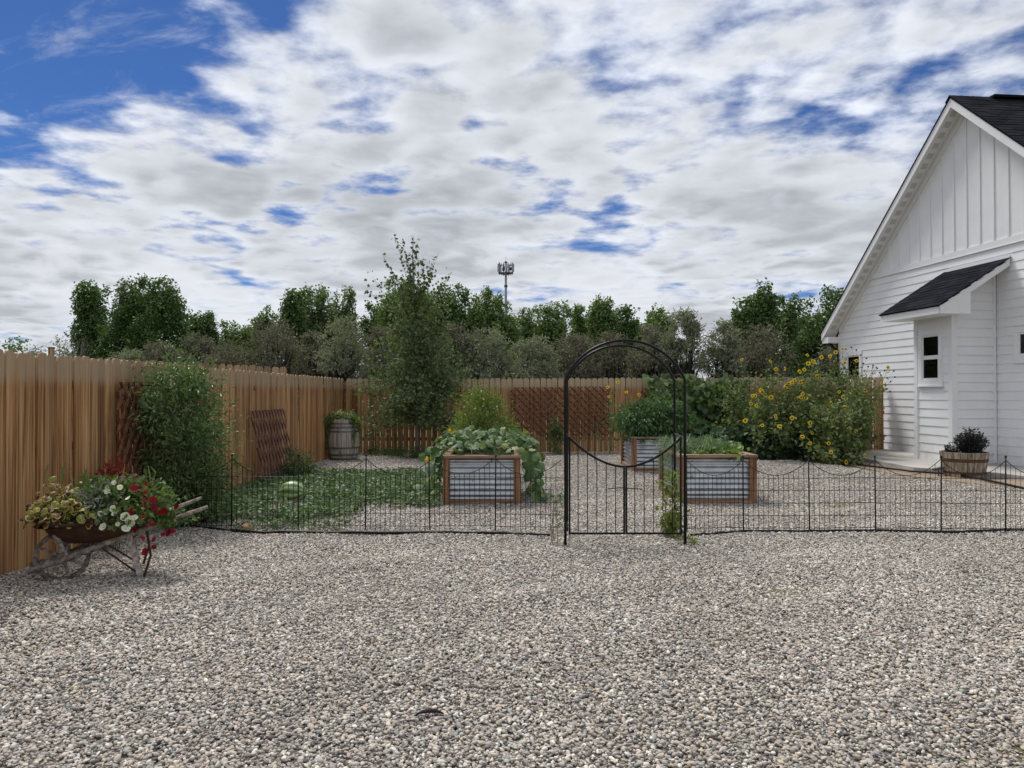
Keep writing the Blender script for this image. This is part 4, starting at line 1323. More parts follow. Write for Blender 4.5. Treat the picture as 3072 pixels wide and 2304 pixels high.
def far_tree(name, label, cat, x, y, ztop, half, seed, mleaf, mbark, n, lsize, shape='plume', group=None, zbot=0.12, tpl='diamond', limb=1.0, nclump=None, crad=None, dens_low=1.0):
    g_ = np.random.default_rng(seed)
    t_ = thing(name, label, cat, (x, y, 0), 0, group)
    H = ztop
    # clumps inside the crown's envelope
    nc = nclump or 60
    cl_ = []
    lean = g_.normal(0, .03, 2)
    # a few leaders give the bumpy top
    leaders = [(g_.uniform(-.8, .8) * half, g_.uniform(-.6, .6) * half, g_.uniform(.76, .98)) for _ in range(4)] + [(g_.uniform(-.25, .25) * half, 0, 1.0)]
    while len(cl_) < nc:
        if shape == 'plume':
            lx, ly, lh = leaders[g_.integers(0, 5)]
            q = zbot + (1 - zbot) * g_.uniform(0, 1) ** .85
            wq = (1 - q ** 2.8) ** .5 * half * .78 + .05 * half
            a, r_ = g_.uniform(0, 6.28), math.sqrt(g_.uniform(0, 1))
            cl_.append((lx * (.35 + .65 * q) + wq * r_ * math.cos(a), ly * (.35 + .65 * q) + wq * r_ * math.sin(a), q * H * lh))
        else:
            a, r_ = g_.uniform(0, 6.28), g_.uniform(0, 1) ** .4
            el = math.asin(g_.uniform(-.45, 1))
            lx, ly, lh = leaders[g_.integers(0, 5)]
            rr = r_ * half
            zc = H * (.52)
            cl_.append((lx * .45 + rr * math.cos(a) * math.cos(el), ly * .4 + rr * math.sin(a) * math.cos(el), zc + r_ * (H * .98 - zc) * math.sin(el) * lh))
    cl_ = np.array(cl_)
    cr = crad or (.16 * half + .13)
    # branches
    br = MB()
    r0 = (.035 * H + .05) * (.55 if shape == 'plume' else .5) * limb
    tk = [(0, 0, -.1), (lean[0] * H * .4, lean[1] * H * .4, H * .3), (lean[0] * H, lean[1] * H, H * .62)]
    if shape == 'plume':
        tk.append((leaders[4][0], leaders[4][1], H * .93))
        br.tube(tk, [r0, r0 * .75, r0 * .45, r0 * .1], 7)
    tb = br if shape == 'plume' else None
    if shape != 'plume':
        for k in range(4):
            a = k * 1.7 + g_.uniform(0, 1)
            e_ = np.array((half * .55 * math.cos(a), half * .5 * math.sin(a), H * g_.uniform(.5, .72)))
            br.tube([(0.1 * math.cos(a), .1 * math.sin(a), -.1), e_ * (.42, .42, .40) + (0, 0, .1), e_ * (.8, .8, .75), e_], [r0 * .8, r0 * .62, r0 * .4, r0 * .15], 6)
    br.build('trunk', mbark, t_, local=True, smooth=True)
    lm = MB()
    for c_ in cl_[:: 2 if shape == 'plume' else 1]:
        if shape == 'plume':
            zb_ = max(H * .1, c_[2] * .62)
            b0 = np.array((c_[0] * .12, c_[1] * .12, zb_))
            rr = r0 * .32 * (1 - c_[2] / H * .6)
        else:
            a = math.atan2(c_[1], c_[0])
            b0 = np.array((half * .26 * math.cos(a), half * .26 * math.sin(a), H * .30))
            rr = r0 * .34
        mid = (b0 + c_) / 2 + g_.normal(0, .05 * half, 3) + (0, 0, .02 * H)
        lm.tube([b0, mid, c_], [rr, rr * .6, rr * .15], 5, cap=False)
    lm.build('limbs', mbark, t_, local=True, smooth=True)
    lob = []
    if shape == 'plume':
        lob.append((0, 0, H * .44, half * .55, half * .5, H * .40))
        for k in range(9):
            zf = g_.uniform(.14, .80)
            a = g_.uniform(0, 6.28)
            dd = half * g_.uniform(.45, .72) * (1.1 - .35 * zf)
            lob.append((dd * math.cos(a), dd * math.sin(a), H * zf, half * g_.uniform(.32, .5), half * .42, H * g_.uniform(.11, .19)))
        for k, (lx, ly, lh) in enumerate(leaders):
            rz = H * g_.uniform(.12, .18)
            lob.append((lx * .85, ly * .6, H * lh - rz, half * g_.uniform(.28, .45), half * .36, rz))
        for k in range(44):
            zf = g_.uniform(.22, 1.0)
            a = g_.uniform(0, 6.28)
            dd = half * max(.12, 1 - .62 * zf ** 2.2) * g_.uniform(.75, 1.12)
            rr_ = half * g_.uniform(.07, .17)
            lob.append((dd * math.cos(a), dd * math.sin(a), H * zf - rr_, rr_, rr_, rr_ * g_.uniform(1.0, 1.9)))
    else:
        for c_ in cl_:
            r_ = g_.uniform(.08, .32) * half
            lob.append((c_[0], c_[1], c_[2], r_ * 1.15, r_, r_ * .75))
        for k in range(46):
            a, el = g_.uniform(0, 6.28), g_.uniform(.0, 1.45)
            q_ = g_.uniform(.85, 1.15)
            rr_ = half * g_.uniform(.04, .11)
            lob.append((half * q_ * math.cos(a) * math.cos(el), half * q_ * math.sin(a) * math.cos(el), min(H * .99, H * .5 + H * .5 * q_ * math.sin(el)) - rr_, rr_, rr_, rr_ * 1.5))
    lob = np.array(lob)
    wv = (lob[:, 3] * lob[:, 4] * lob[:, 5]) ** .66
    idx = g_.choice(len(lob), n, p=wv / wv.sum())
    P = lob[idx, :3] + unit(g_.normal(0, 1, (n, 3))) * (g_.uniform(0, 1, n) ** .42)[:, None] * lob[idx, 3:] + g_.normal(0, (.025 * half + .05) if shape == 'plume' else (.06 * half + .06), (n, 3))
    P[:, 2] = np.minimum(P[:, 2], H * 1.01)
    P = P[P[:, 2] > H * zbot * .6]
    D = g_.normal(0, 1, (len(P), 3)) + (0, 0, -.25)
    cm = MB()
    scatter(cm, P, D, g_.uniform(.7, 1.35, len(P)) * lsize, tpl, (0, -.3, 1), .9, g_)
    cm.build('crown', mleaf, t_, local=True)
    return t_


GC, GO = 'cottonwoods beyond the back fence', 'russian olives beyond the back fence'
# photo x0, x1, top; distance; leaf shade; label
COT = [
    (222, 312, 843, 56, 0, 'dark cottonwood at the far left, smallest crown of the tall left clump'),
    (300, 425, 834, 55, 0, 'broad dark cottonwood in the middle of the tall left clump'),
    (405, 545, 829, 54, 0, 'tall dark cottonwood on the right side of the left clump'),
    (560, 655, 936, 57, 0, 'small dark cottonwood right of the tall left clump, with two tips'),
    (640, 770, 968, 58, 1, 'low wide cottonwood in the dip of the skyline left of centre'),
    (762, 845, 922, 57, 1, 'rounded mid green cottonwood left of the narrow pointed one'),
    (848, 925, 866, 55, 0, 'narrow dark pointed cottonwood left of the pale green tree'),
    (905, 1012, 850, 58, 2, 'pale green airy cottonwood left of the young aspen'),
    (1000, 1072, 860, 59, 2, 'slim pale green cottonwood just left of the young aspen'),
    (1080, 1170, 912, 56, 0, 'dark cottonwood partly behind the left edge of the young aspen'),
    (1140, 1300, 836, 54, 1, 'large green cottonwood directly behind the young aspen'),
    (1280, 1420, 858, 55, 0, 'dark cottonwood at the right shoulder of the young aspen'),
    (1405, 1485, 860, 54, 1, 'green cottonwood left of the cell tower'),
    (1455, 1545, 884, 53, 1, 'green cottonwood in front of the cell tower mast'),
    (1540, 1632, 922, 58, 2, 'pale cottonwood just right of the cell tower'),
    (1618, 1725, 902, 57, 1, 'rounded cottonwood above the left shoulder of the arch'),
    (1715, 1772, 916, 60, 1, 'slim cottonwood above the top of the arch'),
    (1765, 1855, 890, 57, 1, 'tallest cottonwood above the right half of the arch'),
    (1842, 1925, 912, 58, 0, 'pointed cottonwood right of the tallest one over the arch'),
    (1915, 2015, 920, 56, 1, 'leafy cottonwood at the right end of the tree row over the arch'),
    (2192, 2285, 893, 55, 0, 'lower left cottonwood of the clump beside the house'),
    (2262, 2335, 840, 54, 0, 'tallest narrow cottonwood of the clump beside the house'),
    (2330, 2420, 880, 57, 0, 'open crowned cottonwood in the gap before the house'),
    (2410, 2560, 868, 52, 0, 'dense dark cottonwood half hidden behind the house eave'),
]
for i, (x0, x1, tp_, Y, sh, lab) in enumerate(COT):
    half = (x1 - x0) / 2 / FP * Y * (1.45 if i < 3 else 1.38)
    c_ = at((x0 + x1) / 2, tp_, Y)
    n = int(np.clip(7200 * half * c_.z / 8, 11000, 25000))
    far_tree('cottonwood_tree', lab, 'tree', c_.x, Y, c_.z + .1, half, 100 + i, m_cot[sh], m_bark, n, .19, 'plume', GC, .10, 'diamond', nclump=int(46 + half * 12))

OLI = [
    (330, 445, 1048, 40, 1, 'pale sage olive bush under the tall left clump'),
    (432, 540, 1016, 38, 0, 'grey brown olive under the right side of the left clump'),
    (530, 645, 1012, 40, 0, 'dull brown olive below the small two-tipped cottonwood'),
    (630, 770, 1006, 37, 0, 'grey olive with black limbs above the pale neighbouring pickets'),
    (735, 915, 955, 36, 0, 'big brown olive with dark spreading branches left of centre'),
    (900, 985, 990, 38, 0, 'narrow grey olive between two bigger olives left of the aspen'),
    (955, 1095, 958, 35, 1, 'tall grey-green olive with bare black limbs left of the aspen'),
    (1085, 1200, 985, 34, 0, 'brownish olive behind the left side of the aspen'),
    (1180, 1330, 1010, 36, 0, 'olive hidden behind the middle of the aspen'),
    (1305, 1425, 985, 35, 0, 'brown olive right behind the aspen'),
    (1390, 1540, 968, 35, 1, 'large grey olive below the cell tower'),
    (1530, 1670, 1015, 34, 1, 'yellowish sage olive left of the arch'),
    (1650, 1790, 1000, 35, 0, 'brown olive framed by the left half of the arch'),
    (1770, 1900, 1003, 36, 0, 'grey olive framed by the right half of the arch'),
    (1880, 2020, 985, 34, 0, 'brown olive just right of the arch'),
    (1985, 2110, 925, 33, 1, 'tall ragged sage olive left of the sky gap'),
    (2125, 2225, 975, 33, 1, 'silvery olive right of the sky gap'),
    (2205, 2360, 962, 34, 0, 'wide grey brown olive above the sunflowers'),
    (2440, 2560, 1045, 33, 0, 'low grey olive bush beside the house corner'),
]
for i, (x0, x1, tp_, Y, sh, lab) in enumerate(OLI):
    half = (x1 - x0) / 2 / FP * Y * 1.05
    c_ = at((x0 + x1) / 2, tp_ + (0, 14, -8, 22, 0, 10, 0)[i % 7], Y)
    n = int(np.clip(4600 * half * c_.z / 6, 6000, 12000))
    far_tree('russian_olive_tree', lab, 'tree', c_.x, Y, c_.z + .05, half, 300 + i, m_olive[sh], m_barkdark, n, .15, 'bush', GO, .06, 'lance', 1.7, nclump=int(26 + half * 9), crad=.13 * half + .06)

# low hedge-like mass that closes the foot of the far wood (reads as one mass through the trunks)
g_ = np.random.default_rng(5)
um = MB()
cc = np.c_[g_.uniform(-27, 8, 420), g_.uniform(42, 60, 420), g_.uniform(.3, 1.7, 420)]
P, _ = clumped(26000, cc, .55, g_, .8)
scatter(um, P, g_.normal(0, 1, (len(P), 3)), g_.uniform(.7, 1.3, len(P)) * .24, 'diamond', (0, 0, 1), .9, g_)
tag(um.build('undergrowth', m_cot[0]), 'dark low undergrowth massed at the foot of the far trees', 'undergrowth', kind='stuff')

# far-left small things above the fence
c_ = at(62, 1016, 26)
far_tree('shrub_tree', 'small pale leafy tree top at the far left above the fence', 'tree', c_.x, 26, c_.z, .62, 501, m_cot[2], m_bark, 1500, .10, 'bush', None, .3, 'ovate', .6, 40)
c_ = at(118, 1040, 30)
far_tree('shrub_tree', 'low pale twiggy bush left of the bare tree above the fence', 'tree', c_.x, 30, c_.z, .75, 502, m_olive[1], m_bark, 1500, .12, 'bush', None, .3, 'lance', .6, 40)
c_ = at(182, 1012, 32)
far_tree('shrub_tree', 'thin grey-green sapling beside the bare tree above the fence', 'tree', c_.x, 32, c_.z, .72, 503, m_olive[1], m_bark, 1500, .14, 'plume', None, .3, 'lance', .6, 40)
# the bare tree
b0 = at(238, 1085, 34)
t_ = thing('bare_tree', 'leafless pale grey tree left of the tall dark clump', 'tree', (b0.x, 34, 0))
tr = MB()
g_ = random.Random(8)


def twig(p, d_, L, r_, dep):
    p = Vector(p)
    q = p + Vector(d_).normalized() * L
    q2 = (p + q) / 2 + Vector((g_.uniform(-.06, .06), g_.uniform(-.06, .06), 0)) * L
    tr.tube([tuple(p), tuple(q2), tuple(q)], [r_, r_ * .8, r_ * .55], 5, cap=False)
    if dep:
        for _ in range(3):
            twig(q2.lerp(q, g_.uniform(0, 1)), Vector(d_).normalized() + Vector((g_.uniform(-.7, .7), g_.uniform(-.5, .5), g_.uniform(-.05, .5))), L * g_.uniform(.45, .75), r_ * .5, dep - 1)


twig((0, 0, 0), (-.05, 0, 1), 2.0, .045, 0)
for dd in ((-.35, 0, 1), (.12, .1, 1), (-.1, -.1, 1)):
    twig((-.08, 0, 1.7), dd, 1.25, .03, 3)
tr.build('branches', m_barkgrey, t_, local=True)
MB().tube([(0, 0, -.1), (-.05, 0, .9), (-.08, 0, 1.8)], [.07, .055, .045], 6).build('trunk', m_barkgrey, t_, local=True)


# ================================================================ PLANTS IN THE YARD
m_aspen = leaf('aspen_leaf', [(0.048, 0.072, 0.034), (0.078, 0.108, 0.050), (0.115, 0.145, 0.074)], 0.28, 0.6, 0.2)
g_ = np.random.default_rng(21)
AYY = 17.75
ab = at(1250, 1365, AYY)
asp = thing('young_aspen_tree', 'young aspen with wispy leafy top standing in front of the back fence', 'tree', (ab.x, AYY, 0))
H = at(0, 700, AYY).z
tk = MB()
TKP = np.array([(0, 0, -.05), (.02, 0, 1.2), (-.03, .02, 2.4), (-.05, 0, 3.6), (-.10, 0, 4.6), (-.08, 0, H - .05)])
tk.tube(TKP, [.042, .036, .028, .018, .010, .004], 8)
tk.build('trunk', m_barkgrey, asp, local=True, smooth=True)
lv, bz = MB(), MB()
pos, dirs, szs = [], [], []


def axis(z):
    return np.array([np.interp(z, TKP[:, 2], TKP[:, 0]), np.interp(z, TKP[:, 2], TKP[:, 1]), z])


def aspen_branch(z0, L, lean, a, nleaf, r_, dro=0.0, spread=.05):
    p0 = axis(z0)
    d_ = np.array((math.cos(a) * lean, math.sin(a) * lean, 1.0 - dro))
    d_ = unit(d_)
    P = np.array([p0 + d_ * L * f_ + np.array((0, 0, .22 * L * f_ * f_ * (1 if dro < .5 else -1.0))) * lean + g_.normal(0, .012, 3) for f_ in np.linspace(0, 1, 6)])
    bz.tube(P, np.linspace(r_, r_ * .2, 6), 5, cap=False)
    f_ = g_.uniform(.12, 1.0, nleaf)
    q = np.c_[[np.interp(f_, np.linspace(0, 1, 6), P[:, k]) for k in range(3)]].T
    pos.append(q + g_.normal(0, spread, (nleaf, 3)))
    dirs.append(g_.normal(0, 1, (nleaf, 3)) + (0, 0, -.5))
    szs.append(g_.uniform(.05, .088, nleaf))


for i in range(92):                         # dense skirt
    z0 = g_.uniform(.75, 1.9)
    aspen_branch(z0, g_.uniform(.7, 1.6), g_.uniform(.9, 1.8), g_.uniform(0, 6.28), 78, .010, g_.uniform(.25, 1.0), .12)
for i in range(46):
    z0 = g_.uniform(1.5, 3.1)
    aspen_branch(z0, g_.uniform(.75, 1.4), g_.uniform(.5, 1.15), g_.uniform(0, 6.28), 66, .010, .1, .11)
for i in range(13):
    z0 = g_.uniform(2.9, 3.7)
    aspen_branch(z0, g_.uniform(.6, 1.05), g_.uniform(.3, .75), g_.uniform(0, 6.28), 34, .008, 0, .06)
for (px_, py_, z0) in ((1185, 705, 3.6), (1235, 700, 3.6), (1160, 790, 3.2), (1205, 720, 3.8), (1250, 722, 3.9), (1315, 755, 3.3), (1355, 815, 3.0), (1100, 872, 3.1), (1290, 800, 3.5), (1145, 760, 3.5), (1218, 760, 3.9), (1270, 770, 3.7)):
    e_ = np.array(at(px_, py_, AYY)) - (ab.x, AYY, 0)
    P = curve_pts(axis(z0), e_, (0, g_.uniform(-.1, .1), -.04), 7)
    bz.tube(P, np.linspace(.008, .002, 7), 5, cap=False)
    nl = 34
    f_ = g_.uniform(.2, 1.0, nl)
    q = np.c_[[np.interp(f_, np.linspace(0, 1, 7), P[:, k]) for k in range(3)]].T
    pos.append(q + g_.normal(0, .03, (nl, 3)))
    dirs.append(g_.normal(0, 1, (nl, 3)) + (0, 0, -.3))
    szs.append(g_.uniform(.06, .095, nl))
bz.build('branches', m_bark, asp, local=True)
scatter(lv, np.vstack(pos), np.vstack(dirs), np.concatenate(szs), 'round', (0, -.5, .7), .9, g_)
lv.build('crown', m_aspen, asp, local=True)

# ---------------------------------------------------------------- generic leafy bush


def bush(name, label, cat, basep, lobes, n, lsize, mleaf, tpl='ovate', stems=14, mstem=None, seed=0, group=None, droop=-.1, tilt=.6, outward=.9, nc=70, crad=.12, up=(0, -.35, 1), stem_r=.008):
    """lobes: list of (centre, radii) in world space"""
    g_ = np.random.default_rng(seed)
    t_ = thing(name, label, cat, tuple(basep), 0, group)
    vol = np.array([np.prod(r_) for _, r_ in lobes])
    pick = g_.choice(len(lobes), nc, p=vol / vol.sum())
    cl_ = np.array([in_ellipsoid(1, lobes[k][0], lobes[k][1], g_, .4)[0] for k in pick])
    cl_[:, 2] = np.maximum(cl_[:, 2], basep[2] + .03)
    st = MB()
    for i in range(stems):
        e_ = cl_[g_.integers(0, nc)]
        b0 = np.array(basep) + (g_.normal(0, .06), g_.normal(0, .06), -.02)
        b0[0] += (e_[0] - basep[0]) * .35
        b0[1] += (e_[1] - basep[1]) * .35
        st.tube(curve_pts(b0, e_, (g_.normal(0, .04), g_.normal(0, .04), .05), 6), np.linspace(stem_r, stem_r * .3, 6), 5, cap=False)
    st.build('stems', mstem or m_stem, t_)
    P, idx = clumped(n, cl_, crad * g_.uniform(.6, 1.4, nc), g_)
    P[:, 2] = np.maximum(P[:, 2], basep[2] + .01)
    cen = np.array([lobes[k][0] for k in pick])[idx]
    D = unit(P - cen) * outward + g_.normal(0, .55, (len(P), 3)) + (0, 0, droop)
    lf = MB()
    scatter(lf, P, D, g_.uniform(.65, 1.3, len(P)) * lsize, tpl, up, tilt, g_)
    lf.build('foliage', mleaf, t_)
    return t_, cl_


m_shrub = leaf('shrub_leaf', [(0.045, 0.080, 0.028), (0.080, 0.128, 0.046), (0.125, 0.175, 0.072)], 0.2, 0.38, 0.5)
sb = (-3.6, 8.7, 0)
shrub, _ = bush('leafy_shrub', 'big glossy green shrub climbing the left fence behind the wheelbarrow', 'shrub', sb,
                [((-3.74, 8.55, 1.30), (.34, .50, .42)), ((-3.70, 8.65, .85), (.40, .55, .5)), ((-3.62, 8.6, .35), (.40, .55, .36)), ((-3.78, 8.5, 1.60), (.26, .42, .16)), ((-3.70, 9.1, 1.15), (.18, .2, .42))],
                13000, .062, m_shrub, 'lance', 34, m_bark, 31, None, -.25, .7, .8, 150, .115)
m_pink = leaf('pink_petal', [(0.55, 0.12, 0.12), (0.62, 0.2, 0.18)], 0.3, 0.6)
fl = MB()
for (px_, py_, Y) in ((606, 1200, 8.5), (600, 1204, 8.5), (695, 1235, 8.9), (520, 1170, 8.4), (700, 1430, 8.9)):
    c_ = np.array(at(px_, py_, Y))
    scatter(fl, np.tile(c_, (7, 1)) + rng.normal(0, .012, (7, 3)), rng.normal(0, 1, (7, 3)), .035, 'ovate', (0, -1, .3), .5)
fl.build('blossoms', m_pink, shrub)

# melon vine patch (ground cover)
m_vine = leaf('melon_vine_leaf', [(0.048, 0.082, 0.036), (0.080, 0.128, 0.056), (0.125, 0.175, 0.09)], 0.2, 0.5, 0.35)
poly = [(470, 1470), (560, 1452), (700, 1443), (790, 1428), (875, 1412), (960, 1416), (1106, 1418), (1250, 1412), (1285, 1440), (1325, 1515), (1236, 1517), (1090, 1524), (1034, 1545), (925, 1550), (890, 1590), (800, 1600), (745, 1592), (708, 1567), (600, 1563), (470, 1570)]
pg = np.array([tuple(gnd(x, y, .05))[:2] for x, y in poly])


g_ = np.random.default_rng(77)
q = np.c_[g_.uniform(-4.05, -.8, 60000), g_.uniform(8.2, 14.5, 60000)]
q = q[inside(q, pg)]
pt_ = np.sin(q[:, 0] * 5.1 + 1) + np.sin(q[:, 1] * 4.3) + np.sin(q[:, 0] * 9.7 - q[:, 1] * 7.9) + np.sin(q[:, 0] * 17 + q[:, 1] * 13) * .6
q = q[pt_ + (q[:, 1] - 9.6) * .9 + g_.normal(0, .7, len(q)) > -.55][:17000]
q = q[~((np.abs(q[:, 0] - MELON[0]) < .20) & (q[:, 1] > MELON[1] - .27) & (q[:, 1] < MELON[1] + .15))]
zz = .02 + .10 * g_.uniform(0, 1, len(q)) ** .8
P = np.c_[q, zz]
vm = MB()
scatter(vm, P, g_.normal(0, 1, (len(P), 3)) * (1, 1, .45) + (0, 0, .15), g_.uniform(.032, .075, len(P)), 'ovate', (0, -.3, 1), .75, g_, 1.1)
for i in range(70):
    a = q[g_.integers(0, len(q))]
    d_ = g_.normal(0, .3, 2)
    vm.tube([(a[0], a[1], .03), (a[0] + d_[0] * .5, a[1] + d_[1] * .5, .07), (a[0] + d_[0], a[1] + d_[1], .03)], .004, 4)
tag(vm.build('melon_vines', m_vine), 'low green melon vines spreading over the gravel left of the squash bed', 'ground cover', kind='stuff')
# scattered weeds near the edging
q = np.c_[g_.uniform(-3.0, -1.8, 900), g_.uniform(8.1, 9.3, 900)]
P = np.c_[q, g_.uniform(.01, .06, len(q))]
wm = MB()
scatter(wm, P, g_.normal(0, 1, (len(P), 3)) * (1, 1, .3) + (0, 0, .5), g_.uniform(.03, .07, len(P)), 'lance', (0, 0, 1), .6, g_)
tag(wm.build('weeds', m_vine), 'sparse weeds along the black edging below the melon vines', 'weeds', kind='stuff')

# ---------------------------------------------------------------- squash in bed A: every big leaf is an object
m_squash = leaf('squash_leaf', [(0.030, 0.062, 0.022), (0.052, 0.098, 0.036), (0.085, 0.138, 0.055), (0.15, 0.19, 0.055)], 0.22, 0.55, 0.35, .25)
sq = thing('squash_plant', 'squash plant with broad lobed leaves spilling over the left metal bed', 'plant', (-.41, 10.9, .6))
sq_me = []
for s_ in range(4):
    V, Fc = fan(16, lambda a: .5 * (1 + .13 * math.cos(5 * (a - math.pi / 2)) - .25 * max(0, math.cos(a + math.pi / 2)) ** 12), .35, .03, s_)
    me = MB().raw(V - (0, .08, 0), Fc).mesh('leaf', None, True)
    me.materials.append(m_squash)
    sq_me.append(me)
g_ = np.random.default_rng(12)
o0 = np.array((-.41, 10.9, .6))
stq = MB()


SQN, SQX = [0], []


def sqleaf(p_, nrm, size):
    nrm = unit(np.array(nrm) + g_.normal(0, .5, 3))
    d_ = unit(np.cross(nrm, g_.normal(0, 1, 3)) + np.array((0, -.4, -.9)) * 1.0)
    d_ = unit(d_ - nrm * np.dot(d_, nrm))
    SQN[0] += 1
    if SQN[0] % 3 == 0 or SQN[0] > 445:
        SQX.append((p_, d_, nrm, size * .8))
        return
    leaf_obj('leaf', sq_me[g_.integers(0, 4)], sq, np.array(p_) - o0, d_, nrm, size, None)


for i in range(330):                       # the mound over the bed
    x, y = g_.uniform(-1.05, .32), g_.uniform(10.12, 11.85)
    e_ = max(0, 1 - ((x + .40) / .85) ** 2) ** .5
    f_ = min(1, (y - 10.05) / .55) * min(1, (12.05 - y) / .4)
    z = .66 + .29 * e_ * (.35 + .65 * f_) * g_.uniform(.6, 1.05)
    sqleaf((x, y, z), ((x + .4) * .9, -.55 if f_ < .9 else -.25, 1), g_.uniform(.075, .135))
for i in range(70):                        # hanging down the left side
    z = g_.uniform(.04, .72)
    w_ = (.72 - z)
    sqleaf((-.98 - g_.uniform(0, .22) - .25 * max(0, .3 - z), g_.uniform(10.1, 11.6), z), (-.7, -.9, .5), g_.uniform(.10, .16))
for i in range(22):
    sqleaf((-1.1 - g_.uniform(0, .42), g_.uniform(10.1, 11.2), g_.uniform(.04, .16)), (-.2, -.6, .9), g_.uniform(.11, .16))
for i in range(62):                        # down the right side
    z = g_.uniform(.05, .75)
    sqleaf((.16 + g_.uniform(0, .22) + .18 * (.7 - z) * g_.uniform(.3, 1), g_.uniform(10.15, 11.6), z), (.6, -.9, .5), g_.uniform(.11, .18))
for i in range(24):
    sqleaf((.30 + g_.uniform(0, .42) ** 1.0, g_.uniform(10.25, 11.0), g_.uniform(.03, .13)), (.2, -.5, 1), g_.uniform(.07, .12))
for i in range(40):
    a = np.array((g_.uniform(-.8, .0), g_.uniform(10.3, 11.5), .6))
    e_ = np.array((g_.uniform(-1.15, .45), g_.uniform(10.1, 11.7), g_.uniform(.2, .85)))
    stq.tube(curve_pts(a, e_, (0, 0, .2), 6), np.linspace(.008, .004, 6), 5)
stq.build('vines', m_stem, sq)
V, Fc = fan(16, lambda a: .5 * (1 + .13 * math.cos(5 * (a - math.pi / 2))), .35, .03, 9)
sx = MB()
for p_, d_, nrm, size in SQX:
    scatter(sx, np.array([p_]), np.array([d_]), size, (V - (0, .08, 0), Fc), nrm, .01, g_)
o = sx.build('inner_leaves', m_squash, sq)
o['kind'] = 'stuff'
m_yel = leaf('squash_flower_petal', [(0.75, 0.48, 0.03), (0.8, 0.58, 0.06)], 0.3, 0.6)
for (px_, py_, Y, sz) in ((1285, 1378, 10.1, .055), (1350, 1290, 11.2, .03), (1362, 1296, 11.0, .03)):
    c_ = np.array(at(px_, py_, Y))
    f1 = MB()
    scatter(f1, np.tile(c_, (6, 1)), np.array([(math.cos(a), -.5, math.sin(a)) for a in np.linspace(0, 6.28, 6, False)]), sz, 'ovate', (0, -1, .2), .1, g_)
    f1.build('flower', m_yel, sq)

# tall feathery plant gone to seed behind the squash
m_dill = leaf('feathery_yellow_green_leaf', [(0.075, 0.11, 0.030), (0.12, 0.165, 0.048), (0.17, 0.21, 0.075)], 0.3, 0.6)
c0 = at(1440, 1440, 13.2)
tall, _ = bush('tall_seeding_plant', 'tall yellow-green feathery plant with white specks behind the squash bed', 'plant', (c0.x, 13.2, 0),
               [((c0.x - .02, 13.2, 1.05), (.48, .40, .45)), ((c0.x - .05, 13.2, 1.42), (.20, .22, .24)), ((c0.x + .26, 13.1, .72), (.36, .4, .40)), ((c0.x - .28, 13.2, .75), (.25, .35, .4))],
               7500, .060, m_dill, 'lance', 30, m_stem, 44, None, .25, .8, .5, 110, .085)
fl = MB()
c_ = in_ellipsoid(34, (c0.x + .03, 13.0, 1.1), (.42, .35, .5), g_, .4)
for q_ in c_:
    scatter(fl, np.tile(q_, (5, 1)), g_.normal(0, 1, (5, 3)), .022, 'ovate', (0, -1, .3), .5, g_)
m_whitep = leaf('white_petal', [(0.72, 0.70, 0.60), (0.82, 0.81, 0.74)], 0.25, 0.6, .2, .1)
fl.build('blossoms', m_whitep, tall)

# peppers in the far bed
m_pepper = leaf('pepper_leaf', [(0.028, 0.062, 0.022), (0.048, 0.098, 0.032), (0.078, 0.135, 0.05)], 0.2, 0.4, 0.45)
for k, (x, y, r_) in enumerate(((2.45, 14.75, .36), (2.85, 14.8, .36), (3.1, 15.0, .36), (2.5, 15.4, .38), (3.0, 15.5, .4))):
    lab = ['leafy green pepper plant at the front left corner of the farthest bed', 'leafy green pepper plant at the front middle of the farthest bed', 'leafy green pepper plant at the front right of the farthest bed',
           'pepper plant at the back left of the farthest bed', 'pepper plant at the back right of the farthest bed'][k]
    bush('pepper_plant', lab, 'plant', (x, y, .58), [((x, y, .93), (r_ * 1.0, r_, .34))], 1500, .105, m_pepper, 'lance', 9, m_stem, 60 + k, 'pepper plants in the farthest bed', -.75, .5, .9, 40, .07)

# onions and low greens in bed B
m_onion = leaf('onion_blade', [(0.060, 0.105, 0.050), (0.095, 0.15, 0.078), (0.14, 0.195, 0.11)], 0.15, 0.45, 0.4)
on = thing('onion_tops', 'long thin onion tops flopping over the left side of the right-hand bed', 'plant', (2.6, 11.2, .58))
ob = MB()
for i in range(620):
    x, y = g_.uniform(2.28, 3.05), g_.uniform(10.5, 11.75)
    a = g_.uniform(0, 6.28)
    left = x < 2.6
    L = g_.uniform(.20, .40)
    d_ = np.array((-.9 if left and g_.random() < .7 else math.cos(a) * .6, math.sin(a) * .6, 0)) * L
    p0 = np.array((x, y, .58))
    top_ = p0 + d_ * .45 + (0, 0, L * g_.uniform(.5, .85))
    end = p0 + d_ * g_.uniform(.8, 1.1) + (0, 0, L * g_.uniform(-.3, .45))
    if left and d_[0] < -.2:
        end[2] = .58 - g_.uniform(.0, .33)
        end[0] = min(end[0], 2.2)
    P = np.array([p0, p0 * .55 + top_ * .45 + (0, 0, .03), top_, top_ * .45 + end * .55 + (0, 0, .04), end])
    wd = np.array([.0035, .0042, .004, .003, .001])
    sx_ = unit(np.cross(d_ + (0, 0, 1e-3), (0, 0, 1)))
    V = np.vstack([P - sx_ * wd[:, None], P + sx_ * wd[:, None]])
    ob.raw(V, np.array([(k, k + 1, 5 + k + 1, 5 + k) for k in range(4)]))
ob.build('blades', m_onion, on)
MB().lathe([(.0, .05), (.05, .03), (.06, .0)], 8, (2.5, 11.0, .56)).build('bulb', m_soil, on)
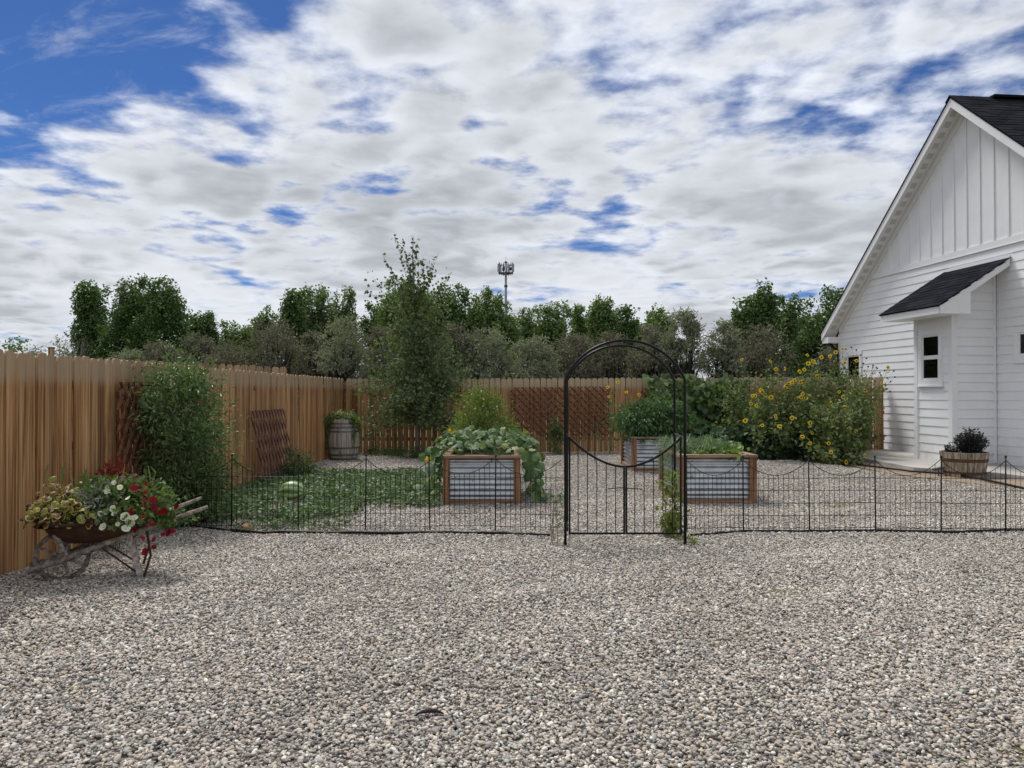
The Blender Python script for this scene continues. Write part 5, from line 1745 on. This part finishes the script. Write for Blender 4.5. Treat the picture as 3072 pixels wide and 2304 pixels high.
m_straw = leaf('strawberry_leaf', [(0.07, 0.12, 0.028), (0.11, 0.165, 0.045), (0.15, 0.2, 0.07)], 0.25, 0.5)
bush('strawberry_plants', 'bright low leafy greens along the right side of the right-hand bed', 'plant', (2.95, 10.9, .58),
     [((2.95, 10.75, .62), (.30, .4, .07)), ((2.9, 11.3, .63), (.35, .4, .08)), ((2.6, 10.6, .61), (.22, .22, .05))], 1900, .06, m_straw, 'round', 10, m_stem, 71, None, .1, .5, .6, 60, .05, stem_r=.003)

# ---------------------------------------------------------------- grape vine on the back fence
m_grape = leaf('grape_leaf', [(0.022, 0.046, 0.014), (0.040, 0.075, 0.022), (0.070, 0.115, 0.034), (0.12, 0.17, 0.05)], 0.22, 0.45, 0.35)
gv = thing('grape_vine', 'dark green grape vine draped over the lattice and top of the back fence', 'vine', (3.9, 18.85, 0))
gv_me = []
for s_ in range(3):
    V, Fc = fan(15, lambda a: .5 * (1 + .22 * math.cos(3 * (a - math.pi / 2)) + .08 * math.cos(6 * a)), .25, .04, 10 + s_)
    me = MB().raw(V - (0, .1, 0), Fc).mesh('leaf', None, True)
    me.materials.append(m_grape)
    gv_me.append(me)
g_ = np.random.default_rng(91)
o0 = np.array((3.9, 18.85, 0))
cnt = 0
while cnt < 290:
    px_, py_ = g_.uniform(1935, 2250), g_.uniform(1118, 1330)
    # uneven outline and the bare lattice window
    if py_ < 1150 and not (px_ < 2010 or 2045 < px_ < 2120 or 2160 < px_ < 2200 or py_ > 1140):
        continue
    if 2150 < px_ < 2222 and 1225 < py_ < 1300:
        continue
    if px_ < 1975 and py_ > 1215 and g_.random() < .8:
        continue
    c_ = np.array(at(px_, py_, 18.8 - g_.uniform(0, .32) - max(0, (py_ - 1230) / 250)))
    nrm = unit(np.array((g_.normal(0, .4), -1, .55 + g_.normal(0, .3))))
    d_ = unit(np.array((g_.normal(0, .6), -.2, -1)))
    d_ = unit(d_ - nrm * np.dot(nrm, d_))
    leaf_obj('leaf', gv_me[cnt % 3], gv, c_ - o0, d_, nrm, g_.uniform(.10, .18), None)
    cnt += 1
P = []
while len(P) < 900:
    px_, py_ = g_.uniform(1945, 2245), g_.uniform(1140, 1335)
    if 2155 < px_ < 2215 and 1232 < py_ < 1296:
        continue
    if px_ < 1980 and py_ > 1215:
        continue
    P.append(at(px_, py_, 18.9 - g_.uniform(0, .25)))
gl_ = MB()
V, Fc = fan(9, lambda a: .5 * (1 + .2 * math.cos(3 * (a - math.pi / 2))), .2, .03, 3)
scatter(gl_, np.array(P), g_.normal(0, .5, (900, 3)) + (0, -.2, -1), g_.uniform(.10, .17, 900), (V - (0, .1, 0), Fc), (0, -1, .4), .4, g_)
o = gl_.build('inner_leaves', m_grape, gv)
o['kind'] = 'stuff'
vs = MB()
for k in range(9):
    a = (3.3 + k * .25, 18.82, 0)
    vs.tube(curve_pts(a, (3.1 + k * .3 + g_.normal(0, .2), 18.85, g_.uniform(1.0, 1.8)), (g_.normal(0, .15), -.05, 0), 7), np.linspace(.016, .006, 7), 5)
vs.build('canes', m_bark, gv)

# broad leaved dark plants at the foot of the vine and sunflowers
m_dark = leaf('broad_dark_leaf', [(0.020, 0.044, 0.020), (0.034, 0.066, 0.030), (0.058, 0.095, 0.048)], 0.15, 0.5, 0.35)
for k, (xa, xb, ya, lab) in enumerate(((2110, 2215, 1300, 'dark leafy squash plant below the grape vine behind the right-hand bed'), (2205, 2310, 1290, 'dark broad-leaved plant between the vine and the sunflowers'), (2290, 2420, 1290, 'dark broad-leaved plant in front of the left sunflowers'))):
    Y = 17.6 - .1 * k
    a, b_ = at(xa, 1365, Y), at(xb, ya, Y)
    cx_, hw = (a.x + b_.x) / 2, (b_.x - a.x) / 2
    bush('broad_leaf_plant', lab, 'plant', (cx_, Y, 0), [((cx_, Y, .30), (hw * 1.1, .42, max(.3, b_.z - .28)))], 620, .125, m_dark, 'round', 10, m_stem, 120 + k, 'broad-leaved plants by the back fence', -.5, .5, .9, 46, .09, (0, -.9, .6))

# ---------------------------------------------------------------- sunflowers
m_sunleaf = leaf('sunflower_leaf', [(0.062, 0.086, 0.034), (0.098, 0.128, 0.050), (0.15, 0.18, 0.082)], 0.2, 0.6, 0.25)
m_petal = leaf('sunflower_petal', [(0.76, 0.50, 0.015), (0.82, 0.60, 0.03), (0.86, 0.68, 0.08)], 0.3, 0.55, 0.2, .15)
m_disc = plain('sunflower_disc', (0.028, 0.014, 0.008), 0.9, 0, .4, 40)
heads = [(185, 240), (383, 250), (430, 308), (487, 303), (595, 325), (632, 310), (652, 208), (660, 266), (700, 257), (755, 222), (820, 215), (860, 185), (908, 162), (1008, 247), (925, 262), (725, 357), (560, 388), (520, 410), (605, 400), (627, 412), (515, 452), (315, 458), (262, 500), (280, 500), (345, 500), (393, 510), (618, 487), (605, 512), (643, 514), (245, 556), (282, 572), (328, 713), (205, 676), (420, 645), (453, 720), (543, 660), (670, 692), (683, 765), (715, 615), (768, 705), (798, 606), (822, 606), (845, 678), (900, 657), (925, 628), (922, 583), (880, 470), (910, 510), (1070, 463), (955, 735), (1000, 755), (1060, 930), (925, 975), (805, 838), (820, 905), (670, 840), (615, 795), (1185, 410), (1233, 295), (820, 550), (330, 470), (500, 425), (545, 402), (690, 250)]
heads = [(2150 + x / 2.4, 980 + y / 2.4) for x, y in heads] + [(1853, 1147), (1824, 1163), (1826, 1191), (1880, 1178), (1917, 1185)]
g_ = np.random.default_rng(31)


def head_mesh(seed, np_=15):
    q = np.random.default_rng(seed)
    mb_ = MB()
    A = np.linspace(0, 2 * math.pi, np_, False) + q.normal(0, .06, np_)
    P = np.c_[np.cos(A) * .32, np.sin(A) * .32, np.zeros(np_)]
    D = np.c_[np.cos(A), np.sin(A), q.normal(-.05, .2, np_)]
    scatter(mb_, P, D, q.uniform(.55, .78, np_), 'ovate', (0, 0, 1), .12, q, .85)
    return mb_.mesh('petals')


hm = [head_mesh(s_) for s_ in range(4)]
for m_ in hm:
    m_.materials.append(m_petal)
disc = MB().lathe([(.0, .13), (.2, .12), (.34, .06), (.38, .0), (.3, -.08), (.0, -.1)], 12).mesh('disc', None, True)
disc.materials.append(m_disc)
bases = [(5.25, 17.9), (5.5, 18.2), (5.7, 17.5), (5.95, 18.1), (6.1, 17.2), (6.4, 17.9), (6.6, 17.0), (6.9, 17.8), (7.1, 16.8), (7.4, 17.6), (7.65, 16.9), (8.0, 17.9), (8.35, 18.4), (6.9, 16.2), (2.35, 18.5)]
SL_ = ['leftmost sunflower of the big clump, thin and tall against the olive trees', 'second sunflower from the left in the big clump', 'sunflower above the dark broad leaves, with several open heads', 'sunflower with a tight bunch of heads in the left half of the clump',
       'low front sunflower left of the clump\'s middle', 'tall sunflower in the back middle of the clump', 'front middle sunflower of the clump with heads near its foot', 'tall back sunflower whose heads reach the house corner', 'front sunflower leaning out over the gravel edge',
       'tall sunflower in front of the house downspout', 'front right sunflower of the clump by the patio', 'back right sunflower against the fence end', 'rightmost sunflower, its twigs dark against the white siding', 'low sprawling sunflower at the very front of the clump', 'thin lone sunflower growing against the back fence behind the peppers']
asg = {k: [] for k in range(len(bases))}
for i, (px_, py_) in enumerate(heads):
    lone = i >= len(heads) - 5
    if lone:
        Y, k = 18.5, 14
    else:
        f_ = np.clip((py_ - 1050) / 330, 0, 1)
        Y = 17.7 - 2.2 * f_ + g_.normal(0, .1)
        X = (px_ - PX) / FP * Y
        k = min(range(14), key=lambda j: (bases[j][0] - X) ** 2 + .5 * (bases[j][1] - Y) ** 2 + g_.uniform(0, .08))
    asg[k].append(np.array(at(px_, py_, Y)))
for k, (bx_, by_) in enumerate(bases):
    lone = k == 14
    t_ = thing('sunflower_plant', SL_[k], 'sunflower', (bx_, by_, 0), 0, 'sunflowers by the house' if not lone else None)
    st, lf = MB(), MB()
    tops = list(asg[k])
    crown_h = max([h_[2] for h_ in tops] + [1.5]) if not lone else 1.5
    nx = (26 if k in (5, 7, 9, 11) else 18) if not lone else 3
    for _ in range(nx):
        hgt = crown_h * g_.uniform(.25, 1.0)
        sp_ = .40
        tops_extra = np.array((bx_ + g_.normal(0, sp_ * .75), by_ + g_.normal(0, .35), hgt))
        ft = np.clip((hgt - 1.6) / .9, 0, 1)
        tops.append(tops_extra)
    nh = len(asg[k])
    main = curve_pts((bx_, by_, -.03), (bx_ + g_.normal(0, .08), by_ + g_.normal(0, .08), crown_h * .7), (g_.normal(0, .05), g_.normal(0, .05), 0), 7)
    st.tube(main, np.linspace(.016, .007, 7), 6)
    for i, e_ in enumerate(tops):
        f_ = g_.uniform(.1, .95) * min(1, e_[2] / (crown_h * .75))
        q = main[int(np.clip(f_ * 6, 0, 6))]
        if q[2] > e_[2] + .1:
            q = main[1]
        P = curve_pts(q, e_, (g_.normal(0, .06), g_.normal(0, .06), -.02 + g_.uniform(-.08, .08)), 8)
        st.tube(P, np.linspace(.008, .003, 8), 5, cap=False)
        nl = 48 if not lone else 14
        fr = g_.uniform(.08, .97, nl)
        w_ = np.c_[[np.interp(fr, np.linspace(0, 1, 8), P[:, c]) for c in range(3)]].T
        w_ = w_ + g_.normal(0, .075 if not lone else .03, w_.shape)
        w_[:, 2] = np.maximum(w_[:, 2], .05)
        D = g_.normal(0, 1, (nl, 3)) + (0, -.2, -.35)
        sz = g_.uniform(.05, .105, nl) * np.interp(w_[:, 2], [.2, 1.6, 2.5], [1.25, .95, .65])
        scatter(lf, w_, D, sz, 'ovate', (0, -.5, 1), .6, g_)
    st.build('stems', m_stem, t_)
    lf.build('foliage', m_sunleaf, t_)
    for i, e_ in enumerate(asg[k]):
        fc = unit(np.array((g_.normal(-.1, .5), -1.0, g_.normal(.35, .3))))
        zax = Vector(fc)
        rot = zax.to_track_quat('Z', 'Y').to_matrix().to_4x4()
        s_ = g_.uniform(.042, .060)
        m4 = Matrix.Translation(Vector(e_) + zax * .02 - Vector((bx_, by_, 0))) @ rot @ Matrix.Scale(s_, 4)
        h_ = put('flower_head', hm[i % 4], None, t_, mat4=m4)
        put('disc', disc, None, h_, (0, 0, .02))
    # spent seed heads on bare twigs at the right
    if k in (11, 12):
        sd = MB()
        for (px_, py_) in ((2555, 1042), (2570, 1050), (2583, 1065), (2620, 1096), (2632, 1105), (2640, 1118), (2655, 1112), (2682, 1113), (2685, 1131), (2605, 1100), (2590, 1090), (2672, 1145), (2670, 1175), (2600, 1075)):
            if (k == 11) == (px_ < 2615):
                c_ = np.array(at(px_, py_, 17.9))
                sd.lathe([(.0, .022), (.02, .012), (.022, -.008), (.0, -.018)], 7, tuple(c_))
                st2 = curve_pts((bx_, by_, 1.4), c_, (g_.normal(0, .05), 0, -.1), 6)
                sd.tube(st2, np.linspace(.006, .002, 6), 4)
        sd.build('seed_heads', m_barkdark, t_)

# ---------------------------------------------------------------- vines on the arch, small plants
m_vine2 = leaf('yellow_green_vine_leaf', [(0.07, 0.105, 0.025), (0.12, 0.155, 0.042), (0.20, 0.215, 0.07)], 0.3, 0.5)
vb = at(2020, 1620, 7.9)
bush('climbing_vine', 'yellow-green vine climbing the bars at the right side of the arch', 'vine', (vb.x - .02, 7.85, 0),
     [((vb.x - .02, 7.85, .32), (.075, .11, .33)), ((vb.x - .06, 7.85, .58), (.06, .09, .10)), ((vb.x + .0, 7.85, .12), (.07, .10, .12))], 560, .045, m_vine2, 'ovate', 12, m_stemdry, 200, None, -.2, .6, .7, 44, .035, (0, -.8, .6), .004)
vb = at(1665, 1640, 7.4)
dv = thing('dried_vine', 'dry straggling vine at the left foot of the arch', 'vine', (vb.x + .04, 7.42, 0))
g_ = np.random.default_rng(17)
ds = MB()
for k in range(5):
    e_ = (vb.x + g_.uniform(-.02, .09), 7.42 + g_.normal(0, .03), g_.uniform(.25, .75))
    ds.tube(curve_pts((vb.x + g_.uniform(-.05, .06), 7.42, -.02), e_, (g_.normal(0, .03), 0, 0), 7), np.linspace(.0045, .002, 7), 5)
ds.build('stems', m_stemdry, dv)
dl = MB()
q = in_ellipsoid(50, (vb.x + .05, 7.42, .33), (.04, .05, .33), g_, .5)
scatter(dl, q, g_.normal(0, 1, (50, 3)) + (0, 0, -.5), .035, 'lance', (0, -1, .5), .6, g_)
dl.build('foliage', m_vine2, dv)
bush('weed_clump', 'low weeds growing at the right foot of the arch', 'weeds', (1.69, 7.42, 0), [((1.70, 7.42, .04), (.07, .06, .03))], 60, .05, m_vine2, 'lance', 6, m_stem, 205, None, .3, .6, .7, 14, .03, stem_r=.003)
m_weed = leaf('weed_leaf', [(0.035, 0.06, 0.022), (0.06, 0.095, 0.036), (0.095, 0.135, 0.055)], 0.25, 0.55)
bush('weed_clump', 'low spreading weeds under the young aspen', 'weeds', (-2.35, 17.55, 0), [((-2.35, 17.55, .10), (.45, .35, .16)), ((-2.0, 17.6, .08), (.25, .3, .1)), ((-2.9, 17.8, .06), (.4, .25, .07))], 1500, .055, m_weed, 'lance', 16, m_stem, 207, None, .4, .6, .7, 50, .06, stem_r=.004)
bush('fence_foot_plant', 'dark upright plant at the foot of the back fence left of the arch', 'plant', (1.08, 18.45, 0), [((1.08, 18.45, .32), (.17, .16, .32)), ((1.06, 18.45, .62), (.10, .1, .2))], 700, .07, m_pepper, 'lance', 8, m_stem, 208, None, -.2, .6, .7, 36, .05)
bush('fence_foot_plant', 'green plant growing in front of the leaning lattice', 'plant', (-3.62, 13.0, 0), [((-3.62, 13.0, .25), (.18, .3, .26))], 800, .07, m_weed, 'lance', 8, m_stem, 209, None, -.1, .6, .7, 36, .06)
bush('weed_clump', 'weeds along the back fence right of the barrel', 'weeds', (-3.1, 18.3, 0), [((-3.1, 18.3, .07), (.5, .2, .08))], 700, .05, m_weed, 'lance', 8, m_stem, 210, None, .4, .6, .7, 26, .05, stem_r=.004)

# ---------------------------------------------------------------- plants in the barrels
m_ivy = leaf('ivy_leaf', [(0.05, 0.08, 0.022), (0.085, 0.125, 0.036), (0.14, 0.175, 0.06)], 0.25, 0.5)
bx_, by_, bz_ = bp
ivy, _ = bush('trailing_ivy', 'bright trailing ivy spilling over the rim of the wine barrel', 'plant', (bx_, by_, .84),
              [((bx_, by_, .93), (.28, .28, .07)), ((bx_ - .27, by_ - .16, .87), (.09, .12, .08)), ((bx_ + .27, by_ - .16, .84), (.09, .12, .12))], 1300, .05, m_ivy, 'ovate', 14, m_stem, 220, None, -.25, .6, .7, 60, .045, (0, -.7, .7), .004)
tr_ = MB()
P = []
g_ = np.random.default_rng(40)
for k in range(11):
    a = R(-10 + g_.uniform(-35, 45)) if k > 3 else R(190 + g_.uniform(-25, 20))
    L = g_.uniform(.25, .8) if k < 9 else .2
    zz = np.linspace(.86, .86 - L, 8)
    rr = np.interp(zz, [0, .2, .45, .7, .9], [.30, .34, .36, .345, .31]) + .02
    line = np.c_[bx_ + rr * np.cos(a + .03 * np.sin(zz * 20)), by_ + rr * np.sin(a + .03 * np.sin(zz * 20)), zz]
    tr_.tube(line, .003, 4)
    f_ = g_.uniform(0, 7, 42)
    P.append(np.c_[[np.interp(f_, np.arange(8), line[:, c]) for c in range(3)]].T + g_.normal(0, .016, (42, 3)))
P = np.vstack(P)
tr_.build('runners', m_stem, ivy)
q = MB()
scatter(q, P, g_.normal(0, .6, (len(P), 3)) + (0, -.3, -1), g_.uniform(.022, .045, len(P)), 'ovate', (0, -1, .3), .5, g_)
q.build('hanging_leaves', m_ivy, ivy)
bush('blossom_clump', 'cream blossoms rising above the ivy in the wine barrel', 'flowers', (bx_ - .06, by_, .86), [((bx_ - .12, by_, 1.0), (.13, .12, .06)), ((bx_ + .1, by_, .98), (.12, .12, .04))], 150, .045, leaf('cream_petal', [(0.5, 0.45, 0.25), (0.62, 0.58, 0.4)], .3), 'ovate', 10, m_stem, 221, None, .2, .6, .6, 16, .025, stem_r=.003)
m_purple = leaf('dark_purple_green_leaf', [(0.016, 0.018, 0.020), (0.030, 0.032, 0.034), (0.055, 0.055, 0.058)], 0.12, 0.6, .25)


def spiky(name, label, basep, rx, hgt, n, per, seed):
    g_ = np.random.default_rng(seed)
    t_ = thing(name, label, 'plant', basep)
    st, P, D = MB(), [], []
    for i in range(n):
        a, r_ = g_.uniform(0, 6.28), math.sqrt(g_.uniform(0, 1))
        e_ = np.array((basep[0] + rx * r_ * math.cos(a), basep[1] + rx * .9 * r_ * math.sin(a), basep[2] + hgt * (1 - .55 * r_ * r_) * g_.uniform(.75, 1.05)))
        b0 = np.array((basep[0] + .35 * rx * r_ * math.cos(a), basep[1] + .35 * rx * r_ * math.sin(a), basep[2] - .03))
        L = curve_pts(b0, e_, (0, 0, -.03), 6)
        st.tube(L, np.linspace(.004, .002, 6), 4)
        f_ = g_.uniform(.1, 5, per)
        q = np.c_[[np.interp(f_, np.arange(6), L[:, c]) for c in range(3)]].T
        P.append(q)
        D.append(g_.normal(0, 1, (per, 3)) * (1, 1, .3) + (0, 0, .55))
    st.build('stems', m_barkdark, t_)
    lf = MB()
    P = np.vstack(P)
    scatter(lf, P, np.vstack(D), g_.uniform(.028, .052, len(P)), 'ovate', (0, 0, 1), .5, g_)
    lf.build('foliage', m_purple, t_)


spiky('basil_plant', 'dark purple bushy plant in the half barrel planter', (hb[0] + .13, hb[1], .42), .29, .46, 120, 30, 230)
spiky('sage_plant', 'small sparse dark plant at the left side of the half barrel', (hb[0] - .23, hb[1], .42), .15, .19, 26, 12, 231)
# grey bracket beside the planter
tq = at(2815, 1405, 13.8)
t_ = thing('metal_bracket', 'small flat grey metal piece sticking out left of the half barrel', 'bracket', (tq.x, 13.8, tq.z))
MB().beam((-.09, 0, -.02), (.09, 0, .02), .10, .035, (0, 0, 1)).build('plate', m_antenna_dark, t_, local=True)
MB().tube([(.0, .02, -.02), (.02, .02, -.36)], .012, 6).build('stake', m_antenna_dark, t_, local=True)

# ---------------------------------------------------------------- flowers in the wheelbarrow
m_coleus_in = leaf('coleus_centre', [(0.055, 0.012, 0.016), (0.10, 0.022, 0.026), (0.15, 0.045, 0.03)], 0.2, 0.5, .3, .2)
m_coleus_rim = leaf('coleus_rim', [(0.26, 0.26, 0.05), (0.38, 0.36, 0.08), (0.46, 0.42, 0.14)], 0.25, 0.5, .3, .2)
m_coleus_mid = leaf('coleus_lime_centre', [(0.17, 0.10, 0.03), (0.26, 0.21, 0.04), (0.30, 0.28, 0.06)], 0.25, 0.5, .3, .2)
col_me = []
for s_ in range(3):
    V, FF = fan(12, lambda a: .5 * (.78 + .22 * math.sin(a)) * (1 + .05 * math.cos(7 * a)), .6, .05, 50 + s_, .80)
    V[:, 0] *= .72
    mb_ = MB()
    mb_.raw(V, FF[0], 0)
    mb_.f.append((np.asarray(FF[1], int), 1))
    me = mb_.mesh('leaf', None, True)
    me.materials.append(m_coleus_in)
    me.materials.append(m_coleus_rim)
    col_me.append(me)
    me2 = mb_.mesh('leaf', None, True)
    me2.materials.append(m_coleus_mid)
    me2.materials.append(m_coleus_rim)
    col_me.append(me2)


def coleus(label, x0, x1, y0, y1, z0, z1, n, seed, big=.10):
    g_ = np.random.default_rng(seed)
    c_ = wbl((x0 + x1) / 2, (y0 + y1) / 2, z0)
    t_ = thing('coleus_plant', label, 'plant', tuple(c_), 0, None)
    st = MB()
    for i in range(n):
        fx, fy, fz = g_.uniform(0, 1), g_.uniform(0, 1) ** 1.4, g_.uniform(0, 1)
        x, y = x0 + (x1 - x0) * fx, y0 + (y1 - y0) * fy
        z = z0 + (z1 - z0) * min(fz, .35 + .65 * (1 - abs(2 * fx - 1) ** 2)) * (.55 + .45 * fy)
        p_ = wbl(x, y, z)
        nrm = unit(np.array((g_.normal(0, .55) + (fx - .5) * .8, -.6 + g_.normal(0, .45), .85)))
        d_ = unit(np.array(((fx - .5) * 1.2 + g_.normal(0, .4), -.4, -.8)))
        d_ = unit(d_ - nrm * np.dot(d_, nrm))
        leaf_obj('leaf', col_me[2 * (i % 3) + (1 if g_.random() < .05 + .6 * fz else 0)], t_, p_ - c_, d_, nrm, g_.uniform(.6, 1.15) * big, None)
        if i % 3 == 0:
            st.tube(curve_pts(wbl((x0 + x1) / 2, (y0 + y1) / 2, .44), p_, (0, 0, .03), 5), .004, 4)
    for i in range(5):                       # pale flower spikes
        b_ = wbl(g_.uniform(x0, x1), g_.uniform(y0, y1), z1 - .08)
        st.tube([b_, b_ + (g_.normal(0, .01), 0, .08), b_ + (g_.normal(0, .02), 0, g_.uniform(.12, .18))], [.004, .007, .003], 5)
    st.build('stems', m_vine2, t_)


coleus('maroon and lime coleus heaped over the front of the wheelbarrow tray', -.20, .20, -.30, .22, .50, .84, 250, 300, .085)
coleus('yellow-edged coleus behind the red petunias in the wheelbarrow', .42, .74, .0, .28, .54, .80, 90, 301, .08)
m_dusty = leaf('dusty_miller_leaf', [(0.20, 0.23, 0.20), (0.30, 0.33, 0.29), (0.42, 0.44, 0.40)], 0.1, 0.8, .15)
c_ = wbl(.27, -.08, .46)
bush('dusty_miller', 'silver-grey dusty miller in the middle of the wheelbarrow', 'plant', tuple(c_), [(tuple(wbl(.24, -.14, .60)), (.15, .12, .12)), (tuple(wbl(.32, -.05, .66)), (.14, .12, .09))], 700, .045, m_dusty, 'lance', 10, m_stem, 310, None, .5, .5, .8, 30, .03, (0, -.6, .8), .003)
m_petl = leaf('petunia_leaf', [(0.045, 0.075, 0.024), (0.075, 0.112, 0.036), (0.115, 0.155, 0.055)], 0.25, 0.5)


def petunia_mesh(seed):
    V, Fc = fan(15, lambda a: .5 * (1 + .07 * math.cos(5 * a)), -.28, .02, seed)
    V = V - (0, .5, 0)
    V[0] = (0, 0, -.22)
    return V, Fc


pet_me = []
m_pw = leaf('white_petunia', [(0.78, 0.78, 0.62), (0.84, 0.84, 0.74)], .25, .5, .2, .05)
m_pr = leaf('red_petunia', [(0.13, 0.004, 0.009), (0.23, 0.007, 0.013), (0.30, 0.013, 0.018)], .2, .5, .2, .15)
m_eye = plain('petunia_throat', (0.42, 0.44, 0.10), .7)
m_eyered = plain('petunia_throat_red', (0.06, 0.004, 0.006), .7)
eye = MB().lathe([(.0, -.20), (.10, -.17), (.13, -.13)], 9).mesh('throat')


def petunias(label, mat_, eyem, pts, lobes, n, seed, size=.062):
    g_ = np.random.default_rng(seed)
    bp_ = lobes[0][0]
    b0 = (bp_[0], bp_[1], .44)
    t_, cl_ = bush('petunia_plant', label, 'flowers', b0, lobes, n, .045, m_petl, 'ovate', 16, m_stem, seed, None, -.1, .6, .7, 60, .04, (0, -.6, .8), .003)
    ms = []
    for s_ in range(2):
        V, Fc = petunia_mesh(seed + s_)
        me = MB().raw(V, Fc).mesh('flower', None, True)
        me.materials.append(mat_)
        ms.append(me)
    em = eye.copy()
    em.materials.append(eyem)
    for i, (px_, py_, Y) in enumerate(pts):
        c_ = at(px_, py_, Y)
        zax = Vector((g_.normal(.1, .55), -1, g_.normal(.4, .45))).normalized()
        m4 = Matrix.Translation(c_ - Vector(b0)) @ zax.to_track_quat('Z', 'Y').to_matrix().to_4x4() @ Matrix.Scale(size * g_.uniform(.6, 1.2), 4)
        f_ = put('flower', ms[i % 2], None, t_, mat4=m4)
        put('throat', em, None, f_)
    return t_


cv = lambda L: [(60 + x / 3.687, 1380 + y / 3.687) for x, y in L]
white = cv([(900, 590), (1050, 590), (1035, 535), (1170, 625), (1265, 640), (1220, 665), (1255, 705), (1088, 705), (1180, 755), (965, 315), (975, 350), (1110, 300), (1045, 250), (925, 735), (1200, 420), (965, 570)])
red = cv([(1265, 310), (1325, 310), (1395, 265), (1390, 360), (1475, 440), (1378, 520), (1485, 520), (1545, 570), (1600, 560), (1370, 630), (1460, 700), (1235, 565), (1285, 770), (1370, 860), (1490, 880), (1490, 960), (1390, 1010), (1590, 820), (1690, 790), (1740, 510), (1650, 800), (1380, 440)])
petunias('white petunias hanging over the near rim of the wheelbarrow', m_pw, m_eye, [(x, y, 5.86 + .0013 * (1600 - y) + (x - 300) * .0008) for x, y in white],
         [(tuple(wbl(.38, -.27, .49)), (.13, .07, .09)), (tuple(wbl(.30, .02, .62)), (.24, .2, .14)), (tuple(wbl(.15, -.2, .52)), (.14, .08, .06))], 1500, 320)
petunias('deep red petunias trailing down the handle end of the wheelbarrow', m_pr, m_eyered, [(x, y, 6.02 + .0006 * (1600 - y) + (x - 440) * .0008) for x, y in red],
         [(tuple(wbl(.60, -.20, .47)), (.20, .10, .17)), (tuple(wbl(.60, -.25, .27)), (.14, .06, .15)), (tuple(wbl(.78, -.22, .44)), (.14, .08, .12)), (tuple(wbl(.55, .05, .6)), (.22, .22, .13)), (tuple(wbl(.45, -.29, .40)), (.10, .07, .10))], 2500, 330, .058)
# ferny green and red astilbe behind
m_fern = leaf('ferny_leaf', [(0.06, 0.09, 0.028), (0.10, 0.135, 0.045)], .3)
bush('ferny_plant', 'fine ferny green plant at the back of the wheelbarrow', 'plant', tuple(wbl(.22, .18, .46)), [(tuple(wbl(.2, .2, .64)), (.26, .1, .15))], 900, .04, m_fern, 'lance', 14, m_stem, 340, None, .5, .6, .7, 40, .035, stem_r=.003)
m_astil = leaf('red_plume', [(0.16, 0.02, 0.022), (0.26, 0.035, 0.035), (0.34, 0.06, 0.05)], .25, .7)
ap = at(335, 1440, 7.35)
ast, _ = bush('red_plume_plant', 'red feathery plume plant between the wheelbarrow flowers and the fence lattice', 'plant', (ap.x, 7.35, 0), [((ap.x, 7.35, .60), (.24, .2, .16)), ((ap.x + .06, 7.35, .74), (.10, .1, .10))], 1100, .045, m_astil, 'lance', 22, m_stemdry, 341, None, .5, .7, .6, 60, .03, (0, -.5, .8), .004)
q = MB()
P = in_ellipsoid(500, (ap.x, 7.35, .32), (.26, .2, .26), np.random.default_rng(6), .5)
scatter(q, P, rng.normal(0, 1, (500, 3)), .05, 'lance', (0, -.5, .8), .6)
q.build('lower_leaves', m_fern, ast)
